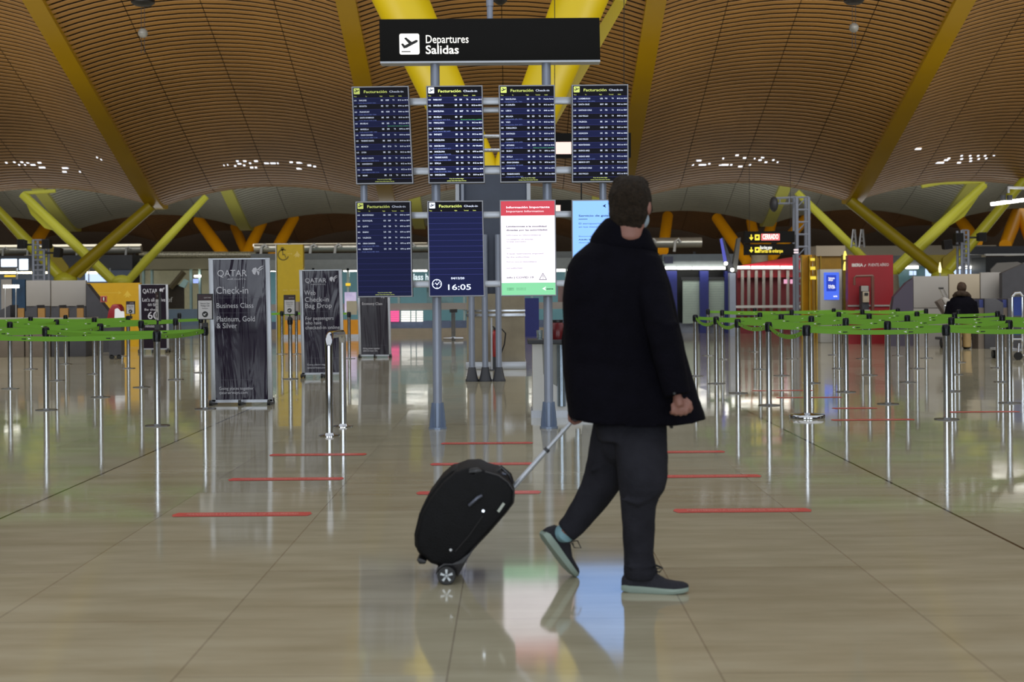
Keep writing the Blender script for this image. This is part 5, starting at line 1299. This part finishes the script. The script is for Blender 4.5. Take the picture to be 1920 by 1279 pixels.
# face mask
k = MB(); k.ball(hp(0,.045,-.066), (.066,.066,.056), 20, 12, HR); fused(k, 'face_mask', m_mask, .006, man, smooth=3, org=MO)
MB().tube([hp(.066,.03,-.05), hp(.082,0,-.03), hp(.080,-.018,-.012)], .0018, n=6).tube([hp(-.066,.03,-.05), hp(-.082,0,-.03), hp(-.080,-.018,-.012)], .0018, n=6).build('mask_strap', m_mask, man)

# the coat
def ring(y, xl, xr, D, dh, n=36, slope=0., p=2.4, sag=0.):
    out = []; c = at((xl+xr)/2, y, D); hw = (xr-xl)/2*D/F
    for q in range(n):
        a = 2*math.pi*q/n; ca, sa = math.cos(a), math.sin(a)
        ex = math.copysign(abs(ca)**(2/p), ca); ey = math.copysign(abs(sa)**(2/p), sa)
        z = -slope*ex*hw - sag*(1-ex*ex)
        out.append(c + Vector((ex*hw, ey*dh, z)))
    return out
j = MB()
j.rings([ring(y, a, b_, D, dh, slope=sl, p=pp, sag=sg) for y, a, b_, D, dh, sl, pp, sg in (
    (434,1141,1211,6.355,.078,.40,2.2,0),(446,1133,1217,6.355,.090,.34,2.2,0),(457,1118,1226,6.36,.105,.26,2.2,0),(470,1095,1233,6.36,.118,.10,2.2,0),(483,1076,1239,6.36,.13,.05,2.3,0),(500,1064,1246,6.36,.142,0,2.4,0),
    (530,1057,1255,6.36,.158,0,2.5,0),(560,1054,1263,6.36,.165,0,2.5,0),(600,1055,1271,6.36,.168,0,2.5,0),(640,1056,1281,6.36,.17,0,2.5,0),(680,1056,1291,6.36,.17,0,2.5,0),
    (710,1058,1299,6.35,.190,0,2.5,0),(740,1061,1308,6.35,.205,0,2.6,0),(765,1064,1316,6.35,.212,.01,2.7,0),(783,1066,1322,6.35,.215,.015,2.8,.024))])
j.tube([at(1210,494,6.31), sh_r.lerp(el_r,.3), el_r, el_r.lerp(wr_r,.6), wr_r + Vector((.003,0,-.008))], [.072,.078,.068,.064,.056], n=20)
j.tube([at(1102,498,6.44), sh_l.lerp(el_l,.4), el_l, el_l.lerp(wr_l,.6), wr_l + Vector((0,0,-.01))], [.07,.075,.072,.066,.056], n=20)
# folds across the elbow and back
j.tube([at(1225,600,6.10), at(1252,612,6.085), at(1270,606,6.12)], [.010,.016,.010], n=10); j.tube([at(1228,640,6.09), at(1256,652,6.075), at(1276,640,6.12)], [.010,.015,.010], n=10)
coat = fused(j, 'coat', m_coat, .0085, man, smooth=4, org=MO, wrinkle=.0042, wscale=7)
cl = MB()
cl.rings([ring(418,1141,1213,6.35,.088,slope=.30,p=2.1), ring(422,1135,1218,6.35,.097,slope=.30,p=2.1), ring(438,1124,1226,6.355,.108,slope=.34,p=2.1), ring(456,1108,1233,6.36,.118,slope=.22,p=2.1), ring(468,1104,1232,6.36,.114,slope=.14,p=2.1)])
fused(cl, 'collar', m_coat, .008, coat, smooth=3, org=MO, wrinkle=.002, wscale=12)
MB().tube([at(1256,797,6.2), at(1258,801,6.2), at(1262,801,6.2)], .006, n=8).build('hem_toggle', m_black, coat, smooth=True)
MB().box(at(1262,741,6.03), at(1262,741,6.03) + Vector((.012,.01,.012))).build('cuff_button', m_black, coat, bevel=.003)
# trousers
q = MB()
q.rings([ring(y, a, b_, D, dh, 28) for y, a, b_, D, dh in ((772,1132,1246,6.33,.11),(800,1116,1250,6.32,.125),(826,1122,1251,6.30,.125))])
q.rings([ring(y, a, b_, D, dh, 28, p=2.2) for y, a, b_, D, dh in ((792,1150,1248,6.29,.095),(830,1152,1252,6.25,.108),(870,1156,1252,6.21,.103),(897,1159,1251,6.19,.098),(918,1161,1246,6.185,.092),(932,1163,1236,6.19,.084),(950,1164,1231,6.19,.076),(1000,1167,1228,6.20,.070),(1040,1170,1226,6.21,.066),(1058,1170,1230,6.21,.069),(1070,1169,1233,6.205,.076),(1084,1170,1233,6.205,.074))])
q.ball(at(1170,835,6.36), (.11,.11,.10), 20, 12)
q.tube([at(1154,795,6.40), at(1142,860,6.43), at(1131,900,6.44), at(1116,926,6.44), at(1099,951,6.44), at(1076,984,6.44), at(1061,998,6.44)], [.10,.098,.090,.078,.070,.058,.053], n=24)
q.tube([at(1108,884,6.36), at(1122,876,6.35), at(1140,880,6.345)], [.006,.012,.006], n=8); q.tube([at(1162,935,6.12), at(1195,944,6.105), at(1232,928,6.115)], [.006,.013,.006], n=8); q.tube([at(1172,1062,6.145), at(1200,1066,6.14), at(1230,1060,6.145)], [.006,.010,.006], n=8)
fused(q, 'trousers', m_trs, .0075, man, smooth=3, org=MO, wrinkle=.0042, wscale=9)
def shoe(heel, a, n, L, nm):
    l = a.cross(n).normalized()
    sec = [(.0,.018,.050,.020),(.05,.030,.078,.028),(.14,.038,.098,.030),(.28,.039,.104,.030),(.40,.040,.098,.028),(.52,.042,.082,.026),(.66,.046,.058,.024),(.80,.046,.050,.022),(.91,.037,.044,.020),(.975,.022,.034,.018),(1.0,.008,.026,.016)]
    up, so = [], []
    for f, w_, hh, s in sec:
        c = heel + a*L*f + n*(.010*max(0,(f-.7)/.3)**2 + .006*max(0,(.12-f)/.12))
        R_ = []
        for k_ in range(16):
            t_ = math.pi*k_/15; R_.append(c + l*math.cos(t_)*w_*(.80 + .20*(1-math.sin(t_))) + n*(s*.8 + (hh-s*.8)*math.sin(t_)**.7))
        up.append(R_)
        e = .006; ws = w_ + e
        so.append([c + l*-ws + n*s, c + l*ws + n*s, c + l*(ws+.002) + n*s*.55, c + l*ws*.9, c + l*-ws*.9, c + l*-(ws+.002) + n*s*.55])
    u_ = MB(); u_.rings(up); sh = u_.build(nm, m_shoe, man, smooth=True, org=MO)
    s_ = MB(); s_.rings(so); s_.build('sole', m_sole, sh, smooth=True, org=MO)
    lc = MB()
    for f in (.40,.47,.54,.61):
        hh = .102 - (f-.38)*.17; c = heel + a*L*f
        lc.tube([c + l*-.026 + n*(hh-.010), c + n*(hh+.003), c + l*.026 + n*(hh-.010)], .003, n=6)
    c = heel + a*L*.47 + n*.096
    lc.tube([c, c + l*.02 + n*.022 + a*.012, c + l*.03 + n*.012 + a*.045, c + l*.012 + n*-.008 + a*.03, c], .003, n=6); lc.tube([c, c - l*.02 + n*.018 + a*.01, c - l*.03 + n*.004 + a*.04, c], .003, n=6)
    lc.build('laces', m_black, sh, smooth=True, org=MO)
    return sh
ra = (tl-hl); RL = ra.length; ra.normalize()
shoe(hl + Vector((0,0,.001)), ra, Vector((0,0,1)), RL, 'shoe')
shoe(lh, la, ln_, LN, 'shoe')
MB().tube([an_l + Vector((.02,0,.03)), an_l, lh + la*LN*.24 + ln_*.075], [.044,.044,.040], n=16).build('sock', m_sock, man, smooth=True, org=MO)
MB().tube([an_r + Vector((0,0,.03)), an_r, an_r + Vector((0,0,-.03))], [.044,.044,.042], n=16).build('sock', m_sock, man, smooth=True, org=MO)

# ------------------------------------------------------------------ the black trolley case
m_case = mat('case_black', (9,9,12), rough=.6, var=.3, scale=30, bump=.2, bscale=140, spec=.2)
m_case2 = mat('case_black_gloss', (20,18,22), rough=.35, var=.2, scale=20)
m_trim = mat('case_grey_trim', (92,96,110), rough=.4, metal=.4, var=.1)
DS = 6.40
wc = at(838, 1079, DS)
cs = thing('suitcase', (wc.x, DS+.15, 0), 'black soft carry-on suitcase tilted on its wheels behind the walking man', 'suitcase')
def sp(x, y, dd=0.): return at(x, y, DS + dd) if not dd else at(x, y, DS) + Vector((0, dd, 0))
prof = [(781,1036),(779,1008),(789,968),(806,936),(830,905),(852,886),(873,878),(898,877),(912,884),(934,890),(954,903),(966,921),(964,944),(951,962),(918,1000),(884,1036),(862,1062),(835,1066),(808,1058)]
mb = MB(); mb.prism([sp(*p_) for p_ in prof], (0,.36,0)); body = mb.build('shell', m_case, cs, bevel=.022, seg=3)
# front pocket bulge and piping
mb = MB(); mb.prism([sp(x,y,.05) for x, y in ((776,1032),(775,1006),(784,968),(801,934),(825,902),(846,884),(858,884),(836,908),(812,940),(798,972),(790,1005),(792,1036))], (0,.26,0)); mb.build('front_pocket', m_case, cs, bevel=.012)
mb = MB(); mb.prism([sp(x,y,.0) for x, y in ((880,879),(897,877),(906,884),(888,893),(874,890))], (0,.36,0)); mb.build('top_ridge', m_case2, cs, bevel=.008)
mb = MB(); mb.tube([sp(*p_) + Vector((0,.012,0)) for p_ in ((909,886),(934,893),(952,906),(963,922),(961,942),(949,959),(882,1035))], .006, n=8); mb.tube([sp(*p_) + Vector((0,-.003,0)) for p_ in ((905,968),(880,1004),(854,1034))], .0025, n=6); mb.build('piping', m_case2, body, smooth=True)
mb = MB(); mb.tube([sp(929,894,.10), sp(939,882,.12), sp(956,897,.12), sp(961,912,.10)], .010, n=8); mb.build('top_handle', m_case2, cs, smooth=True)
for x, y in ((922,900),(945,897),(958,912)): MB().cbox(sp(x, y, .14) + Vector((0,0,.004)), (.022,.05,.010)).build('metal_fitting', m_trim, body, bevel=.003)
mb = MB(); mb.tube([sp(880,947,-.008), sp(886,941,-.022), sp(896,932,-.022), sp(903,929,-.008)], .007, n=8); mb.build('side_handle', m_trim, cs, smooth=True)
mb = MB(); mb.prism([sp(x,y,-.001) for x, y in ((932,958),(936,961),(947,945),(943,942))], (0,-.004,0)); mb.build('white_tag', mat('tag_grey_white', (176,182,172), rough=.5, var=0), body)
for x, y in ((906,958),(845,1031)): MB().tube([sp(x,y,.0), sp(x,y,-.006)], .0065, n=12).build('stud', m_chrome, body, smooth=True)
mb = MB(); mb.prism([sp(x,y) for x, y in ((781,1050),(785,1046),(800,1052),(797,1058),(786,1058))], (0,.3,0)); mb.build('rear_foot', m_black, cs, bevel=.004)
mb = MB(); mb.prism([sp(x,y,-.01) for x, y in ((816,1079),(820,1064),(832,1056),(848,1056),(862,1050),(888,1030),(872,1056),(858,1082),(852,1070),(838,1062),(824,1068))], (0,.38,0)); mb.build('wheel_housing', m_case2, cs, bevel=.004)
for dy in (-.03, .35):
    r = 17.5*DS/F; c = Vector((wc.x, DS+dy, r + .0005))
    mb = MB(); mb.tube([c + Vector((0,-.014,0)), c + Vector((0,-.010,0)), c + Vector((0,.012,0)), c + Vector((0,.014,0))], [r*.93, r, r, r*.93], n=28); wl = mb.build('wheel', m_black, cs, smooth=True)
    mb = MB(); mb.tube([c + Vector((0,-.0175,0)), c + Vector((0,-.013,0))], r*.22, n=14)
    for k_ in range(5):
        a_ = math.pi/2 + 2*math.pi*k_/5; d = Vector((math.cos(a_), 0, math.sin(a_))); e_ = Vector((-d.z, 0, d.x))
        mb.prism([c + Vector((0,-.0175,0)) + d*r*.1 - e_*r*.07, c + Vector((0,-.0175,0)) + d*r*.66 - e_*r*.13, c + Vector((0,-.0175,0)) + d*r*.66 + e_*r*.13, c + Vector((0,-.0175,0)) + d*r*.1 + e_*r*.07], (0,.004,0))
    mb.build('hub_spokes', mat('hub_silver', (196,202,206), rough=.3, metal=.3, var=0), wl)
p0, p1 = sp(962, 924, .16), grip
pm = p0.lerp(p1, .55)
MB().tube([p0 - (p1-p0).normalized()*.06, pm], .0125, n=14).build('handle_tube', m_steel, cs, smooth=True); MB().tube([pm, p1], .0095, n=14).build('handle_tube', m_steel, cs, smooth=True)
MB().tube([pm - (p1-p0).normalized()*.012, pm + (p1-p0).normalized()*.004], .0145, n=14).build('tube_collar', m_dgrey, cs, smooth=True)
MB().tube([p1 + Vector((0,-.055,0)), p1 + Vector((0,.055,0))], .0125, n=14).build('grip', m_black, cs, smooth=True)

# ------------------------------------------------------------------ stooping traveller far right
DW = 31.6
o = at(1803, 655, DW); o.z = 0
pw = thing('person', o, 'person stooping over a luggage trolley, black coat with furry hood and beige trousers', 'person')
b = MB()
b.ball(at(1803,541,DW+.12), (.085,.10,.115), 16, 12); b.tube([at(1803,550,DW+.08), at(1803,568,DW+.02)], [.055,.08], n=12)
b.tube([at(1803,564,DW), at(1804,585,DW), at(1805,606,DW)], [.16,.15,.16], n=16, flat=.75)
for s, el, ha in ((-1,(1783,588),(1788,590)),(1,(1825,585),(1822,592))):
    b.tube([at(1803+s*17,565,DW), at(*el,DW), at(ha[0],ha[1],DW+.28)], [.06,.05,.035], n=10)
    hx = at(ha[0],ha[1],DW+.30)
    b.ball(hx, (.035,.05,.03), 10, 8)
    for k_ in range(4): b.tube([hx + Vector((-.024+.016*k_,.02,0)), hx + Vector((-.024+.016*k_,.07,-.01)), hx + Vector((-.024+.016*k_,.09,-.035))], .009, n=6)
    b.tube([hx + Vector((-s*.03,.0,0)), hx + Vector((-s*.045,.05,-.01))], .010, n=6)
    b.tube([at(1804+s*10,602,DW), at(1804+s*11,630,DW), at(1804+s*11,652,DW)], [.09,.065,.045], n=12); f_ = at(1804+s*11,652,DW); b.tube([Vector((f_.x,DW-.04,.045)), Vector((f_.x,DW+.17,.03))], [.045,.035], n=10)
fused(b, 'body', m_skin, .014, pw, smooth=2, org=o)
b = MB(); b.ball(at(1803,539,DW+.07), (.105,.11,.125), 18, 12); fused(b, 'hair', mat('hair_brown', (58,40,26), rough=.8, var=.4, scale=30), .014, pw, 2, o, .01, 20)
b = MB(); b.tube([at(1789,556,DW), at(1795,550,DW-.10), at(1804,550,DW-.14), at(1812,551,DW-.10), at(1818,557,DW)], [.05,.06,.065,.06,.05], n=12); fused(b, 'hood', mat('hood_fur', (52,38,26), rough=.9, var=.4, scale=30), .014, pw, 2, o, .012, 24)
b = MB()
b.rings([ring(y, a, c_, DW, dh, 24) for y, a, c_, dh in ((553,1793,1814,.11),(560,1783,1824,.16),(570,1778,1829,.20),(585,1777,1830,.21),(600,1783,1823,.20),(606,1785,1821,.19))])
b.tube([at(1783,566,DW), at(1777,590,DW-.02), at(1786,590,DW+.22)], [.085,.085,.065], n=12); b.tube([at(1824,566,DW), at(1829,586,DW-.02), at(1822,592,DW+.22)], [.085,.085,.065], n=12)
fused(b, 'coat', m_coat, .016, pw, smooth=3, org=o, wrinkle=.008, wscale=6)
b = MB()
for s, xl, xr in ((-1,1786,1804),(1,1804,1822)): b.rings([ring(y, xl + (1 if y > 620 else 0), xr - (2 if y > 620 else 0), DW, .12, 20) for y in (598,612,630,651)])
fused(b, 'trousers', mat('trousers_beige', (150,126,84), rough=.85, var=.12, scale=8), .016, pw, smooth=2, org=o, wrinkle=.006, wscale=8)
for s in (-1, 1):
    f_ = at(1804+s*10,655,DW); MB().tube([Vector((f_.x,DW-.06,.055)), Vector((f_.x,DW+.05,.06)), Vector((f_.x,DW+.2,.04))], [.055,.06,.045], n=12).build('shoe', m_black, pw, smooth=True, org=o)

# luggage trolley with cases beside the traveller
DT = 32.6; a = at(1770, 640, DT); c = at(1842, 640, DT)
t = thing('luggage_trolley', ((a.x+c.x)/2, DT, 0), 'luggage trolley with yellow bumper in front of the stooping traveller', 'trolley')
MB().box((a.x, DT, .16), (c.x, DT+.7, .22)).build('deck', m_slate, t, bevel=.01)
for x in (1766, 1829):
    w_ = at(x, 640, DT-.05); MB().tube([(w_.x-.03, DT-.06, .10), (w_.x+.03, DT-.06, .10)], .10, n=16).build('wheel', m_black, t, smooth=True)
w_ = at(1840, 640, DT); MB().tube([(w_.x-.03, DT+.5, .10), (w_.x+.03, DT+.5, .10)], .10, n=16).build('wheel', m_black, t, smooth=True)
slab(MB(), 1825, 636.5, 1843, 640, DT-.1, .06).build('yellow_bumper', mat('bumper_yellow', (204,170,20), rough=.4, var=.05), t)
MB().tube([(a.x+.1, DT, .2), (a.x-.05, DT-.2, .95)], .02, n=8).tube([(a.x+.75, DT, .2), (a.x+.6, DT-.2, .95)], .02, n=8).tube([(a.x-.05, DT-.2, .95), (a.x+.6, DT-.2, .95)], .025, n=8).build('push_handle', m_steel, t, smooth=True)
t = thing('suitcase', at(1772, 588, DT+.1), 'pale silver suitcase with raised twin handle leaning left of the stooping traveller', 'suitcase')
mb = MB(); mb.prism([at(x,y,DT+.1) for x, y in ((1757,566),(1767,561),(1783,586),(1773,592))], (0,.25,0)); mb.build('dark_side', mat('case_taupe', (96,86,78), rough=.5, var=.05), t, bevel=.02)
mb = MB(); mb.prism([at(x,y,DT+.08) for x, y in ((1767,561),(1772,557),(1782,562),(1792,585),(1783,590))], (0,.27,0)); mb.build('shell', mat('case_silver', (164,160,154), rough=.35, var=.08), t, bevel=.02)
MB().tube([at(1769,559,DT+.2), at(1761,541,DT+.2)], .014, n=8).tube([at(1777,559,DT+.2), at(1768,541,DT+.2)], .014, n=8).build('handle_tube', m_chrome, t, smooth=True); MB().tube([at(1760,540.5,DT+.2), at(1769,540.5,DT+.2)], .022, n=8).build('grip', m_black, t, smooth=True)
t = thing('holdall', at(1836, 628, DT+.2), 'dark soft bag lying on the luggage trolley deck', 'bag')
z0 = .22; x0, x1 = at(1820,0,DT).x, at(1843,0,DT).x
mb = MB(); mb.tube([(x0+.02, DT+.35, z0+.14), (x0+.08, DT+.35, z0+.15), (x1-.08, DT+.35, z0+.15), (x1-.02, DT+.35, z0+.14)], [.10,.15,.15,.10], n=16); mb.build('bag_body', m_case, t, smooth=True)
mb = MB(); mb.tube([(x0+.1, DT+.3, z0+.28), (x0+.12, DT+.3, z0+.38), (x1-.12, DT+.3, z0+.38), (x1-.1, DT+.3, z0+.28)], .012, n=8); mb.build('carry_strap', m_black, t, smooth=True)
# empty trolley at the right edge
DT = 26.5; a, c = at(1897, 680, DT), at(1919, 680, DT)
t = thing('luggage_trolley', ((a.x+c.x)/2, DT, 0), 'luggage trolley with blue panel at the right edge', 'trolley')
slab(MB(), 1899, 557, 1916, 592, DT, .03).build('blue_panel', mat('trolley_blue', (44,66,140), rough=.4, var=.12, scale=4), t)
slab(MB(), 1899, 622, 1914, 628, DT+.1, .03).build('lower_blue_panel', MATS['trolley_blue'], t)
mb = MB()
for x in (1898, 1917): mb.tube([at(x,557,DT), at(x,640,DT), at(x-2,672,DT+.3)], .022, n=8)
mb.tube([at(1898,556,DT), at(1903,550,DT), at(1912,549,DT), at(1917,556,DT)], .03, n=8); mb.tube([at(1898,636,DT), at(1917,636,DT)], .018, n=8); mb.build('frame', m_chrome, t, smooth=True)
w_ = at(1906, 686, DT); MB().tube([(w_.x-.0, DT-.12, .075), (w_.x, DT-.06, .075)], .075, n=18).build('wheel', m_black, t, smooth=True); MB().tube([(w_.x, DT-.09, .075), (w_.x+.05, DT, .3)], .02, n=8).tube([(w_.x, DT-.06, .085), (w_.x+.3, DT-.06, .09)], .014, n=8).build('fork', m_chrome, t)
for yy in (.4, .8): MB().tube([(w_.x-.18, DT+yy, .075), (w_.x-.12, DT+yy, .075)], .075, n=16).build('wheel', m_black, t, smooth=True)
MB().box((a.x-.1, DT+.05, .16), (c.x, DT+.9, .20)).build('deck', m_steel, t)
